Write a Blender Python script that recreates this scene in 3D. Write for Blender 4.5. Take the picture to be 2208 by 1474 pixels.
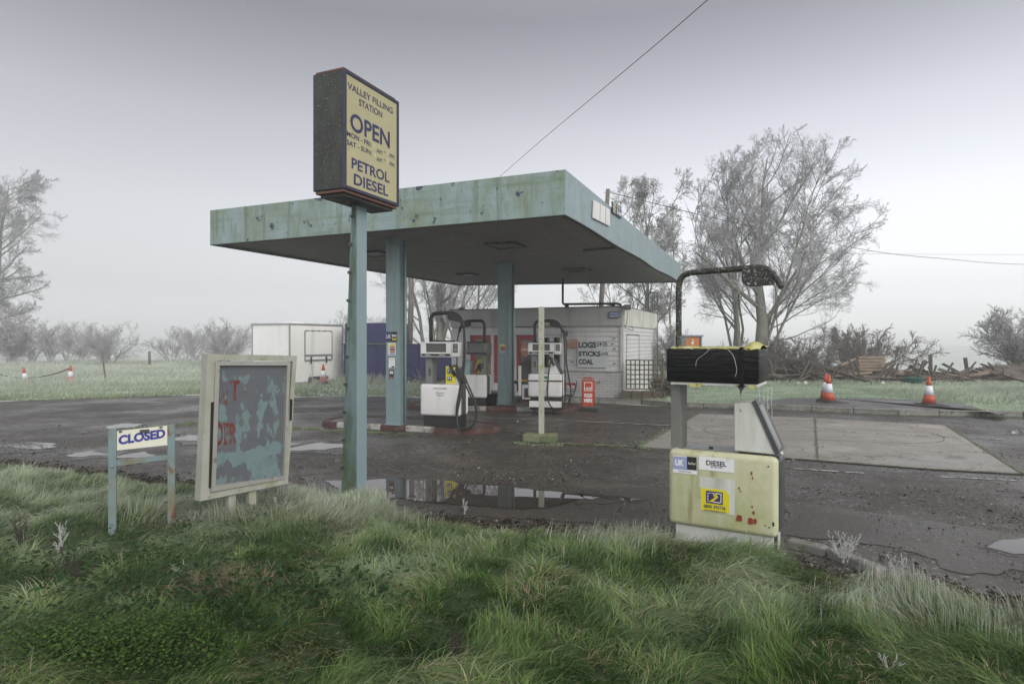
import bpy, bmesh, math, random
import numpy as np
from mathutils import Vector, Matrix, noise as mnoise
R = math.radians
random.seed(7); RNG = np.random.default_rng(11)
for o in list(bpy.data.objects): bpy.data.objects.remove(o)
SC = bpy.context.scene; COL = SC.collection

# ---------------------------------------------------------------- camera
F, CX, CY, EYE = 1330.0, 1104.0, 735.0, 1.65
cam_d = bpy.data.cameras.new('camera'); cam = bpy.data.objects.new('camera', cam_d); COL.objects.link(cam)
cam.location = (0, 0, EYE); cam.rotation_euler = (R(90), 0, 0)
cam_d.sensor_width = 36; cam_d.lens = 36*F/2208; cam_d.shift_y = -(737-CY)/2208
cam_d.clip_start = .05; cam_d.clip_end = 2000
SC.camera = cam
# ---------------------------------------------------------------- sky, sun, exposure
SUN_EL, SUN_AZ = 32, 140          # azimuth clockwise from +Y (to the right, a little behind the camera)
w = bpy.data.worlds.new('World'); SC.world = w; w.use_nodes = True
nt = w.node_tree; bg = nt.nodes['Background']
sky = nt.nodes.new('ShaderNodeTexSky'); sky.sky_type = 'NISHITA'; sky.sun_disc = False
sky.sun_elevation = R(SUN_EL); sky.sun_rotation = R(360-SUN_AZ); sky.dust_density = 1.0; sky.air_density = 1.0; sky.ozone_density = 1
hs = nt.nodes.new('ShaderNodeHueSaturation'); hs.inputs['Saturation'].default_value = .10
# a layered overcast: bright fog bank low down, a darker cloud band above it, lighter overhead
wtc = nt.nodes.new('ShaderNodeTexCoord'); wsx = nt.nodes.new('ShaderNodeSeparateXYZ'); wcr = nt.nodes.new('ShaderNodeValToRGB'); wmx = nt.nodes.new('ShaderNodeMix'); wmx.data_type = 'RGBA'; wmx.blend_type = 'MULTIPLY'; wmx.inputs[0].default_value = 1
nt.links.new(wtc.outputs['Generated'], wsx.inputs[0]); nt.links.new(wsx.outputs[2], wcr.inputs[0])
for i, (p_, c_) in enumerate(((0, (.58, .585, .59)), (.07, (.47, .473, .48)), (.2, (.50, .503, .52)), (.32, (.455, .455, .487)), (.46, (.285, .285, .318)), (1, (.93, .925, .93)))):
    el_ = wcr.color_ramp.elements[i] if i < 1 else (wcr.color_ramp.elements.new(p_) if i < 5 else wcr.color_ramp.elements[-1]); el_.position = p_; el_.color = (*c_, 1)
nt.links.new(sky.outputs[0], hs.inputs['Color']); nt.links.new(hs.outputs[0], wmx.inputs[6]); nt.links.new(wcr.outputs[0], wmx.inputs[7]); nt.links.new(wmx.outputs[2], bg.inputs[0])
bg.inputs[1].default_value = .15
sl = bpy.data.lights.new('sun', 'SUN'); sl.energy = 1.4; sl.angle = R(45); sl.color = (1, .965, .91)
so = bpy.data.objects.new('sun', sl); COL.objects.link(so)
sd = Vector((math.sin(R(SUN_AZ))*math.cos(R(SUN_EL)), math.cos(R(SUN_AZ))*math.cos(R(SUN_EL)), math.sin(R(SUN_EL))))
so.rotation_euler = sd.to_track_quat('Z', 'Y').to_euler(); so.location = (20, -10, 30)
SC.view_settings.view_transform = 'Standard'; SC.view_settings.look = 'None'
SC.view_settings.gamma = 1; SC.view_settings.exposure = 1.12; SC.view_settings.use_curve_mapping = False
SC.cycles.max_bounces = 6; SC.cycles.diffuse_bounces = 3; SC.cycles.glossy_bounces = 3; SC.cycles.volume_bounces = 4
SC.cycles.use_denoising = True; SC.cycles.denoising_prefilter = 'ACCURATE'

# ---------------------------------------------------------------- measuring helpers (photo pixel -> point in the place)
def gp(px, py, z=0.0):
    Y = F*(EYE-z)/(py-CY)
    return Vector(((px-CX)/F*Y, Y, z))
def at(px, py, Y): return Vector(((px-CX)/F*Y, Y, EYE-(py-CY)/F*Y))
class Frame:
    def __init__(s, loc, deg): s.o = Vector(loc); s.a = R(deg); s.M = Matrix.Rotation(s.a, 3, 'Z'); s.Mi = s.M.inverted()
    def pl(s, px, py, ly=0.0):
        d = s.Mi @ Vector(((px-CX)/F, 1, -(py-CY)/F)); o = s.Mi @ (Vector((0, 0, EYE))-s.o)
        t = (ly-o.y)/d.y; p = o+d*t
        return p.x, p.z
    def rect(s, x0, y0, x1, y1, ly=0.0):     # pixel rectangle on plane y=ly -> lx0,lz0,lx1,lz1
        cx, cy = (x0+x1)/2, (y0+y1)/2
        a = s.pl(x0, cy, ly)[0]; b = s.pl(x1, cy, ly)[0]; t = s.pl(cx, y0, ly)[1]; u = s.pl(cx, y1, ly)[1]
        return a, u, b, t
    def w(s, p): return s.M @ Vector(p) + s.o

# ---------------------------------------------------------------- materials
def N(nt, t, **kw):
    n = nt.nodes.new(t)
    for k, v in kw.items(): setattr(n, k, v)
    return n
def noise_tex(nt, vec, scale, detail=5, rough=.6, stretch=None):
    m = N(nt, 'ShaderNodeMapping'); nt.links.new(vec, m.inputs[0])
    if stretch: m.inputs['Scale'].default_value = stretch
    n = N(nt, 'ShaderNodeTexNoise'); n.inputs['Scale'].default_value = scale; n.inputs['Detail'].default_value = detail
    n.inputs['Roughness'].default_value = rough; nt.links.new(m.outputs[0], n.inputs[0]); return n.outputs[0]
def ramp(nt, val, a, b, c0=0.0, c1=1.0):
    m = N(nt, 'ShaderNodeMapRange'); m.inputs[1].default_value = a; m.inputs[2].default_value = b
    m.inputs[3].default_value = c0; m.inputs[4].default_value = c1; nt.links.new(val, m.inputs[0]); return m.outputs[0]
def mix(nt, fac, a, b):
    m = N(nt, 'ShaderNodeMix', data_type='RGBA')
    if hasattr(fac, 'links'): nt.links.new(fac, m.inputs[0])
    else: m.inputs[0].default_value = fac
    for k, v in ((6, a), (7, b)):
        if hasattr(v, 'links'): nt.links.new(v, m.inputs[k])
        else: m.inputs[k].default_value = (*v[:3], 1)
    return m.outputs[2]
def mul(nt, a, b):
    m = N(nt, 'ShaderNodeMath', operation='MULTIPLY')
    for i, v in enumerate((a, b)):
        if hasattr(v, 'links'): nt.links.new(v, m.inputs[i])
        else: m.inputs[i].default_value = v
    return m.outputs[0]
MATS = {}
def new_mat(name):
    m = bpy.data.materials.new(name); m.use_nodes = True; MATS[name] = m
    nt = m.node_tree; return m, nt, nt.nodes['Principled BSDF']
def wm(name, base, rough=.55, metal=0, var=.12, vscale=2.5, layers=(), bump=.15, bscale=60, spec=.4, world=False):
    """weathered paint: base with tonal mottling and layers of (colour, scale, lo, hi, stretch, amount)"""
    m, nt, b = new_mat(name)
    tc = N(nt, 'ShaderNodeTexCoord'); vec = tc.outputs['Object']
    if world: vec = N(nt, 'ShaderNodeNewGeometry').outputs['Position']
    n = noise_tex(nt, vec, vscale)
    dark = tuple(c*(1-var) for c in base); lite = tuple(min(1, c*(1+var)) for c in base)
    col = mix(nt, ramp(nt, n, .3, .7), dark, lite)
    for (c, sc, lo, hi, st, am) in layers:
        k = noise_tex(nt, vec, sc, 7, .65, st)
        col = mix(nt, mul(nt, ramp(nt, k, lo, hi), am), col, c)
    nt.links.new(col, b.inputs['Base Color'])
    b.inputs['Metallic'].default_value = metal; b.inputs['Specular IOR Level'].default_value = spec
    rn = noise_tex(nt, vec, 7); nt.links.new(ramp(nt, rn, .25, .75, max(.02, rough-.12), min(1, rough+.12)), b.inputs['Roughness'])
    if bump:
        bp = N(nt, 'ShaderNodeBump'); bp.inputs['Strength'].default_value = bump; bp.inputs['Distance'].default_value = .01
        nt.links.new(noise_tex(nt, vec, bscale), bp.inputs['Height']); nt.links.new(bp.outputs[0], b.inputs['Normal'])
    return m
ALG = (.075, .105, .04); RUST = (.13, .045, .015); DRT = (.10, .095, .07)
V = (1, 1, .12)
wm('fascia_green', (.225, .30, .305), .5, layers=[((.16,.205,.12), 1.4, .42, .62, (1,1,.6), .75), ((.12,.145,.07), 7, .50, .68, (1,1,.18), .65), ((.05,.07,.035), 22, .60, .68, (1,1,.5), .6), ((.07,.095,.05), 5, .55, .68, (1,1,.06), .7),
    ((.10,.15,.07), 3, .52, .66, (.25,.25,3), .5), ((.028,.04,.06), 3.4, .605, .615, None, 1), ((.05,.05,.04), 16, .635, .65, (1,1,1.6), .9)], bump=.25, bscale=30)
wm('fascia_blue', (.215, .28, .30), .45, layers=[((.14,.19,.13), 2.0, .52, .72, (1,1,.4), .6), ((.30,.36,.37), 3, .52, .7, (1,1,.25), .5), (ALG, 6, .60, .8, (1,1,.08), .6), ((.06,.07,.06), 20, .72, .75, V, .7)], var=.06, vscale=1, bump=.1)
wm('paint_teal', (.17, .235, .245), .45, layers=[((.07,.08,.055), 4, .52, .72, (1,1,.1), .55), ((.08,.11,.09), 9, .62, .75, V, .6), (RUST, 14, .7, .76, None, .6)], var=.07, bump=.1)
wm('pole_blue', (.19, .26, .28), .4, layers=[((.10,.12,.09), 25, .68, .74, (1,1,.3), .6)], var=.05, bump=.06)
wm('pole_green', (.13, .185, .185), .6, layers=[((.05,.075,.025), 2.6, .42, .60, (1,1,.3), .9), ((.03,.035,.015), 9, .55, .7, V, .8), ((.17,.25,.25), 1.4, .56, .7, (1,1,.5), .8)], bump=.4)
wm('soffit', (.22, .21, .19), .6, layers=[((.15,.14,.13), 1.2, .5, .8, None, .5), ((.03,.03,.025), 3, .6, .8, None, .7)], bump=.1)
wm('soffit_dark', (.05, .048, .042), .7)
wm('light_lens', (.30, .30, .31), .35, layers=[(DRT, 3, .4, .7, None, .6)])
wm('roof_felt', (.12, .12, .12), .8)
wm('sign_side', (.016, .018, .014), .5, layers=[((.035,.042,.02), 6, .45, .65, (1,1,.4), .8), ((.25,.27,.24), 60, .61, .64, None, .9), ((.02,.02,.05), 3, .6, .75, None, .7)], bump=.3)
wm('navy_metal', (.02, .02, .045), .35, layers=[((.09,.09,.1), 50, .68, .72, None, .6)], bump=.1)
wm('rust_trim', (.13, .06, .045), .7, layers=[((.06,.05,.035), 8, .5, .65, None, .8)], bump=.3)
wm('sign_yellow', (.36, .335, .19), .35, layers=[((.27,.25,.14), 1.2, .45, .7, None, .6), ((.2,.18,.1), 6, .62, .8, V, .4)], var=.04, bump=.03)
wm('letter_navy', (.022, .018, .085), .45, var=.2, bump=0)
wm('letter_ghost', (.50, .49, .36), .4, bump=0)
wm('white_panel', (.62, .62, .60), .4, layers=[(DRT, 3, .55, .8, V, .35), ((.2,.2,.17), 22, .68, .75, None, .5)], var=.04, bump=.05)
wm('pump_white', (.58, .58, .57), .38, layers=[((.16,.15,.13), 13, .66, .70, (1,1,.6), .8), ((.30,.29,.25), 2.2, .5, .75, V, .45)], var=.05, bump=.05)
wm('pump_grey', (.15, .155, .14), .5, layers=[(ALG, 4, .55, .75, V, .3)], bump=.05)
wm('pump_teal', (.22, .31, .31), .45)
wm('black_plastic', (.012, .012, .012), .45, layers=[((.06,.06,.055), 5, .6, .8, None, .5)], bump=.1)
wm('rubber', (.012, .012, .012), .5, bump=.1)
wm('lichen_black', (.012, .012, .01), .5, layers=[((.30,.31,.27), 62, .56, .61, None, .9), ((.08,.09,.04), 9, .55, .7, None, .6)], bump=.4)
wm('glass_dark', (.035, .037, .035), .15, layers=[((.10,.10,.09), 2, .4, .7, None, .5)], bump=0, spec=.6)
wm('cab_lime', (.47, .465, .31), .5, layers=[((.34,.36,.15), 3.2, .42, .62, (1,1,.7), .8), ((.56,.57,.43), 2.0, .50, .70, None, .6), ((.06,.055,.03), 38, .68, .70, None, .8), ((.22,.13,.06), 9, .60, .68, (1,1,.1), .5), ((.26,.27,.11), 9, .52, .74, V, .6)], var=.05, bump=.15, bscale=25)
wm('cab_grey', (.56, .57, .53), .5, layers=[((.20,.22,.11), 4, .50, .72, V, .5), ((.12,.07,.04), 22, .66, .69, None, .9)], var=.05, bump=.08)
wm('lime_edge', (.30, .31, .11), .6, layers=[((.36,.33,.20), 8, .45, .6, None, .9), ((.05,.05,.02), 24, .62, .66, None, .7)], bump=.5)
wm('dark_trim', (.05, .052, .055), .35, bump=.05)
wm('tape_yellow', (.45, .43, .12), .4, layers=[((.62,.62,.5), 5, .5, .6, None, .8), ((.1,.1,.03), 20, .62, .68, None, .7)], bump=.5, bscale=30)
wm('yellow_sticker', (.62, .55, .01), .4, var=.05, bump=0)
wm('black_ink', (.015, .015, .015), .5, bump=0)
wm('white_ink', (.70, .70, .70), .4, layers=[(DRT, 12, .6, .7, None, .3)], var=.03, bump=0)
wm('violet_ink', (.035, .02, .10), .45, bump=0)
wm('lilac_sticker', (.28, .32, .50), .45, var=.08, bump=0)
wm('red_chip', (.22, .03, .02), .5, bump=.1)
wm('red_faded', (.13, .025, .02), .55, layers=[((.10,.10,.115), 11, .50, .55, (1,1,.45), 1)], bump=0)
wm('orange_sticker', (.33, .15, .09), .5, layers=[((.3,.3,.3), 60, .58, .62, (1,1,4), .7)], bump=0)
wm('blue_sticker', (.02, .022, .09), .4, bump=0)
wm('green_sticker', (.02, .13, .04), .5, bump=0)
wm('board_grey', (.115, .12, .14), .5, layers=[((.17,.135,.13), 2.4, .48, .66, None, .35), ((.25,.41,.43), 2.2, .575, .585, (1.3,1,.7), 1)], var=.1, bump=.1)
wm('frame_cream', (.33, .33, .295), .5, layers=[((.20,.22,.12), 5, .45, .68, (1,1,.4), .75), ((.09,.09,.05), 18, .62, .7, None, .7)], var=.06, bump=.15)
wm('frame_alu', (.34, .335, .31), .35, .3, layers=[((.14,.13,.10), 9, .6, .7, None, .8)], bump=.08)
wm('post_rusty', (.15, .215, .22), .55, layers=[((.16,.13,.07), 5, .45, .6, (1,1,.4), .8), (RUST, 7, .55, .62, (1,1,.45), .95), ((.05,.06,.04), 16, .62, .68, None, .8)], bump=.35)
wm('closed_panel', (.60, .59, .50), .4, layers=[((.36,.22,.08), 5, .60, .72, (1,1,.5), .6), (ALG, 12, .68, .76, None, .5)], var=.04, bump=.05)
wm('letter_blue', (.035, .035, .22), .45, bump=0)
wm('shop_fascia', (.34, .34, .335), .6, layers=[(DRT, 2.2, .5, .75, V, .5)], var=.06, bump=.1)
wm('board_wall', (.48, .48, .48), .6, layers=[(DRT, 2.2, .5, .75, V, .4), ((.12,.12,.1), 11, .66, .72, (1,1,.5), .5)], var=.06, bump=.12)
wm('board_white', (.52, .53, .53), .55, layers=[((.25,.29,.17), 2.6, .6, .8, V, .5), ((.2,.2,.17), 12, .66, .74, V, .4)], var=.05, bump=.1)
wm('white_fascia_stained', (.56, .56, .51), .55, layers=[((.20,.22,.11), 7, .52, .7, (1,1,.1), .7), ((.12,.12,.09), 3, .62, .8, V, .5)], bump=.1)
wm('red_door', (.27, .035, .03), .5, layers=[((.16,.02,.02), 3, .5, .8, None, .6)], bump=.05)
wm('plank_panel', (.42, .435, .45), .55, layers=[(DRT, 3, .6, .8, V, .4)], var=.05)
wm('yellow_sill', (.36, .28, .04), .6)
wm('caravan_white', (.76, .76, .73), .35, layers=[((.35,.36,.28), 1.4, .58, .8, V, .5), ((.2,.19,.15), 7, .68, .76, None, .5)], var=.04, bump=.03)
wm('alu', (.30, .30, .31), .4, .4, bump=.05)
wm('container_blue', (.024, .027, .085), .5, layers=[((.045,.047,.10), 1.6, .5, .75, (1,1,.4), .5), ((.03,.03,.05), 6, .6, .75, V, .6)], bump=.1)
wm('kerb_red', (.075, .03, .026), .6, layers=[((.10,.09,.08), 6, .5, .64, None, .8), ((.035,.03,.028), 13, .58, .66, None, .8)], bump=.4)
wm('kerb_white', (.32, .31, .28), .65, layers=[((.08,.07,.06), 7, .48, .6, None, .85)], bump=.4)
wm('island_top', (.06, .05, .045), .35, layers=[((.10,.04,.035), 3, .45, .6, None, .7), ((.03,.028,.026), 8, .5, .65, None, .6)], bump=.3)
wm('stone_mossy', (.17, .17, .11), .8, layers=[(ALG, 6, .42, .62, None, .85), ((.28,.28,.22), 15, .6, .68, None, .6)], bump=.6, bscale=25)
wm('post_lichen', (.36, .36, .30), .6, layers=[((.24,.25,.10), 14, .50, .62, (1,1,.5), .8), ((.09,.09,.06), 30, .60, .66, None, .7)], bump=.3)
wm('aboard_red', (.40, .055, .025), .5, layers=[((.2,.05,.03), 8, .6, .7, None, .5)], bump=.03)
wm('cone_orange', (.40, .062, .025), .5, layers=[((.3,.08,.04), 8, .6, .7, None, .5)], bump=.03)
wm('cone_white', (.62, .62, .66), .4, layers=[(DRT, 9, .6, .72, None, .4)], bump=.03)
wm('cone_foot', (.025, .025, .025), .7, bump=.2)
wm('pole_wood', (.14, .12, .105), .8, layers=[((.06,.055,.05), 12, .5, .65, V, .8)], bump=.4)
wm('timber', (.10, .082, .068), .8, layers=[((.04,.035,.03), 7, .5, .65, None, .8), ((.24,.24,.22), 16, .58, .68, None, .6)], world=True, bump=.4)
wm('timber_lite', (.22, .17, .12), .8, layers=[((.09,.07,.05), 7, .5, .65, (.3,1,3), .8)], bump=.3)
wm('trellis_wood', (.085, .07, .05), .8, layers=[(ALG, 6, .5, .7, None, .5)], bump=.3)
wm('bark', (.19, .19, .16), .85, layers=[((.09,.11,.06), 2.5, .45, .65, V, .7), ((.30,.30,.28), 14, .58, .68, None, .6)], bump=.5, bscale=20)
wm('twig_frost', (.38, .38, .385), .8, var=.3, vscale=1.2, layers=[((.16,.15,.14), 1.6, .45, .65, None, .7)], bump=0, world=True)
wm('twig_bramble', (.15, .135, .125), .8, var=.3, vscale=1.2, layers=[((.34,.34,.33), 5, .5, .7, None, .7)], bump=0, world=True)
wm('dead_leaf', (.13, .115, .09), .8, var=.4, vscale=6, bump=0, world=True)
wm('cabin_grey', (.22, .25, .29), .5)
wm('cabin_orange', (.50, .16, .03), .5)
wm('tub_green', (.03, .13, .10), .5)
wm('steel', (.35, .35, .35), .35, .8)
wm('cobweb', (.6, .6, .62), .8, bump=0)
wm('wire', (.04, .04, .045), .6, bump=0)
wm('kerb_stone', (.19, .185, .17), .8, layers=[((.08,.10,.05), 5, .5, .65, None, .7), ((.38,.37,.33), 15, .56, .64, None, .7), ((.05,.045,.04), 9, .58, .66, None, .7)], bump=.6, bscale=30, world=True)
wm('fallen_mat', (.06, .055, .05), .7)

# black wrap with horizontal tape edges
m, nt, b = new_mat('tape_black')
tc = N(nt, 'ShaderNodeTexCoord'); v = tc.outputs['Object']
wv = N(nt, 'ShaderNodeTexWave', wave_type='BANDS', bands_direction='Z', wave_profile='SAW'); wv.inputs['Scale'].default_value = 6.6; wv.inputs['Distortion'].default_value = .6
wv.inputs['Detail Scale'].default_value = .6; nt.links.new(v, wv.inputs[0])
b.inputs['Base Color'].default_value = (.005, .005, .006, 1); b.inputs['Specular IOR Level'].default_value = .22; b.inputs['Roughness'].default_value = .36
bp = N(nt, 'ShaderNodeBump'); bp.inputs['Strength'].default_value = .5; bp.inputs['Distance'].default_value = .01
bp2 = N(nt, 'ShaderNodeBump'); bp2.inputs['Strength'].default_value = .35; bp2.inputs['Distance'].default_value = .02
nt.links.new(wv.outputs[0], bp.inputs['Height']); nt.links.new(noise_tex(nt, v, 9, 3, .5, (1, 1, 4)), bp2.inputs['Height'])
nt.links.new(bp.outputs[0], bp2.inputs['Normal']); nt.links.new(bp2.outputs[0], b.inputs['Normal'])

m, nt, b = new_mat('board_flaked'); v = N(nt, 'ShaderNodeTexCoord').outputs['Object']; sx = N(nt, 'ShaderNodeSeparateXYZ'); nt.links.new(v, sx.inputs[0])
cr = N(nt, 'ShaderNodeValToRGB'); nt.links.new(ramp(nt, sx.outputs[2], .25, 1.45), cr.inputs[0]); E_ = cr.color_ramp.elements
for i_, (p_, g_) in enumerate(((0, .60), (.10, .53), (.20, .53), (.33, .58), (.38, .44), (.56, .42), (.60, .51), (.68, .50), (.72, .42), (.84, .43), (.89, .50), (.93, .42), (1, .34))):
    e_ = E_[0] if i_ == 0 else (E_[-1] if i_ == 12 else E_.new(p_)); e_.position = p_; e_.color = (g_, g_, g_, 1)
nz_ = noise_tex(nt, v, 4.2, 9, .62, (1.6, 1, .75)); sm_ = N(nt, 'ShaderNodeMath', operation='ADD'); nt.links.new(nz_, sm_.inputs[0]); nt.links.new(cr.outputs[0], sm_.inputs[1])
g0 = mix(nt, ramp(nt, noise_tex(nt, v, 3, 4), .4, .65), (.085, .097, .115), (.105, .105, .112))
g1 = mix(nt, ramp(nt, noise_tex(nt, v, 7, 6), .5, .7), (.135, .195, .205), (.10, .145, .15))
nt.links.new(mix(nt, ramp(nt, sm_.outputs[0], 1.0, 1.012), g0, g1), b.inputs['Base Color']); b.inputs['Roughness'].default_value = .45
# painted brick plinth wall
m, nt, b = new_mat('painted_brick')
tc = N(nt, 'ShaderNodeTexCoord'); sx = N(nt, 'ShaderNodeSeparateXYZ'); cx_ = N(nt, 'ShaderNodeCombineXYZ')
nt.links.new(tc.outputs['Object'], sx.inputs[0]); nt.links.new(sx.outputs[0], cx_.inputs[0]); nt.links.new(sx.outputs[2], cx_.inputs[1])
br = N(nt, 'ShaderNodeTexBrick'); br.inputs['Scale'].default_value = 1; br.inputs['Brick Width'].default_value = .225; br.inputs['Row Height'].default_value = .075
br.inputs['Mortar Size'].default_value = .006; nt.links.new(cx_.outputs[0], br.inputs[0])
br.inputs['Color1'].default_value = (.44, .44, .43, 1); br.inputs['Color2'].default_value = (.39, .39, .38, 1); br.inputs['Mortar'].default_value = (.26, .26, .25, 1)
dk = mix(nt, mul(nt, ramp(nt, noise_tex(nt, tc.outputs['Object'], 3), .5, .8), .5), br.outputs[0], DRT)
nt.links.new(dk, b.inputs['Base Color']); b.inputs['Roughness'].default_value = .7
bp = N(nt, 'ShaderNodeBump'); bp.inputs['Strength'].default_value = .6; bp.inputs['Distance'].default_value = .006; bp.invert = True
nt.links.new(br.outputs['Fac'], bp.inputs['Height']); nt.links.new(bp.outputs[0], b.inputs['Normal'])

# tarmac, concrete, field
def ground_mat(name, c0, c1, stone, speck, rlo, rhi, moss=None, mossam=.5, bump=.5, crack=True):
    m, nt, b = new_mat(name); v = N(nt, 'ShaderNodeNewGeometry').outputs['Position']
    big = noise_tex(nt, v, .35, 6, .6); mid = noise_tex(nt, v, 1.7, 8, .7)
    col = mix(nt, ramp(nt, big, .35, .65), c0, c1)
    col = mix(nt, mul(nt, ramp(nt, mid, .45, .75), .6), col, tuple(c*.45 for c in c0))
    vo = N(nt, 'ShaderNodeTexVoronoi'); vo.inputs['Scale'].default_value = speck; nt.links.new(v, vo.inputs[0])
    sh = N(nt, 'ShaderNodeSeparateColor'); nt.links.new(vo.outputs['Color'], sh.inputs[0])
    col = mix(nt, mul(nt, ramp(nt, sh.outputs[0], .72, .95), ramp(nt, vo.outputs['Distance'], .45, .25)), col, stone)
    fine = noise_tex(nt, v, 26, 6, .8); col = mix(nt, mul(nt, ramp(nt, fine, .5, .68), .75), col, tuple(c*.3 for c in c0)); col = mix(nt, mul(nt, ramp(nt, fine, .42, .30), .5), col, tuple(min(1, c*1.9) for c in c0))
    trk = noise_tex(nt, v, 1.0, 5, .6, (.22, 1.5, 1)); col = mix(nt, mul(nt, ramp(nt, trk, .48, .66), .5), col, tuple(c*.5 for c in c0)); stn = noise_tex(nt, v, .8, 3, .5); col = mix(nt, mul(nt, ramp(nt, stn, .58, .66), .4), col, tuple(min(1, c*1.5) for c in c0))
    if moss: col = mix(nt, mul(nt, ramp(nt, noise_tex(nt, v, .9, 8, .75), .56, .7), mossam), col, moss)
    if crack:
        vc = N(nt, 'ShaderNodeTexVoronoi', feature='DISTANCE_TO_EDGE'); vc.inputs['Scale'].default_value = .42
        wv_ = N(nt, 'ShaderNodeVectorMath', operation='ADD'); nz = N(nt, 'ShaderNodeTexNoise'); nz.inputs['Scale'].default_value = 2.2; nt.links.new(v, nz.inputs[0])
        nt.links.new(v, wv_.inputs[0]); nt.links.new(nz.outputs['Color'], wv_.inputs[1]); nt.links.new(wv_.outputs[0], vc.inputs[0])
        col = mix(nt, mul(nt, ramp(nt, vc.outputs[0], .012, .003), .7), col, tuple(c*.3 for c in c0))
    nt.links.new(col, b.inputs['Base Color'])
    wet = noise_tex(nt, v, .55, 6, .65)
    nt.links.new(ramp(nt, wet, .38, .62, rhi, rlo), b.inputs['Roughness'])
    bp = N(nt, 'ShaderNodeBump'); bp.inputs['Strength'].default_value = bump; bp.inputs['Distance'].default_value = .012
    bp2 = N(nt, 'ShaderNodeBump'); bp2.inputs['Strength'].default_value = .35; bp2.inputs['Distance'].default_value = .06
    nt.links.new(fine, bp.inputs['Height']); nt.links.new(mid, bp2.inputs['Height']); nt.links.new(bp.outputs[0], bp2.inputs['Normal'])
    nt.links.new(bp2.outputs[0], b.inputs['Normal']); b.inputs['Specular IOR Level'].default_value = .5
    return m
ground_mat('tarmac', (.072, .062, .052), (.040, .034, .029), (.27, .25, .22), 26, .24, .62, (.05, .06, .025), .35)
ground_mat('concrete', (.30, .28, .25), (.245, .23, .205), (.30, .29, .27), 60, .45, .8, (.09, .09, .05), .3, .25)
ground_mat('pavement_m', (.12, .115, .12), (.10, .095, .095), (.2, .2, .2), 50, .35, .75, (.07, .085, .035), .5, .3)
ground_mat('mud_m', (.050, .041, .033), (.036, .030, .025), (.2, .17, .13), 45, .07, .36, None, 0, .8, crack=False)
ground_mat('frost_field', (.60, .63, .60), (.50, .54, .49), (.68, .7, .68), 20, .8, .95, (.12, .16, .07), .5, .8, crack=False)
ground_mat('verge_soil', (.035, .06, .016), (.025, .045, .012), (.05, .075, .025), 40, .8, .95, None, 0, .8, crack=False)
ground_mat('lawn_m', (.28, .36, .28), (.22, .31, .20), (.45, .5, .45), 40, .8, .95, None, 0, .8, crack=False)
m, nt, b = new_mat('road_paint'); v = N(nt, 'ShaderNodeNewGeometry').outputs['Position']
nt.links.new(mix(nt, ramp(nt, noise_tex(nt, v, 9, 8, .75), .47, .56), (.42, .42, .41), (.075, .068, .062)), b.inputs['Base Color']); b.inputs['Roughness'].default_value = .6
m, nt, b = new_mat('moss_joint'); v = N(nt, 'ShaderNodeNewGeometry').outputs['Position']
nt.links.new(mix(nt, ramp(nt, noise_tex(nt, v, 8, 6, .7), .42, .6), (.06, .07, .03), (.14, .15, .10)), b.inputs['Base Color']); b.inputs['Roughness'].default_value = .9
m, nt, b = new_mat('puddle_water'); b.inputs['Base Color'].default_value = (.045, .037, .032, 1); b.inputs['Roughness'].default_value = .015; b.inputs['IOR'].default_value = 1.5
v = N(nt, 'ShaderNodeNewGeometry').outputs['Position']; bp = N(nt, 'ShaderNodeBump'); bp.inputs['Strength'].default_value = .015; bp.inputs['Distance'].default_value = .01
nt.links.new(noise_tex(nt, v, 3, 2), bp.inputs['Height']); nt.links.new(bp.outputs[0], b.inputs['Normal'])
m, nt, b = new_mat('blade'); at_ = N(nt, 'ShaderNodeAttribute', attribute_name='tint'); nt.links.new(at_.outputs['Color'], b.inputs['Base Color'])
b.inputs['Roughness'].default_value = .6; b.inputs['Specular IOR Level'].default_value = .08
tr = N(nt, 'ShaderNodeBsdfTranslucent'); nt.links.new(at_.outputs['Color'], tr.inputs[0]); mx = N(nt, 'ShaderNodeMixShader'); mx.inputs[0].default_value = .3
nt.links.new(b.outputs[0], mx.inputs[1]); nt.links.new(tr.outputs[0], mx.inputs[2]); nt.links.new(mx.outputs[0], nt.nodes['Material Output'].inputs[0])

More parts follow.
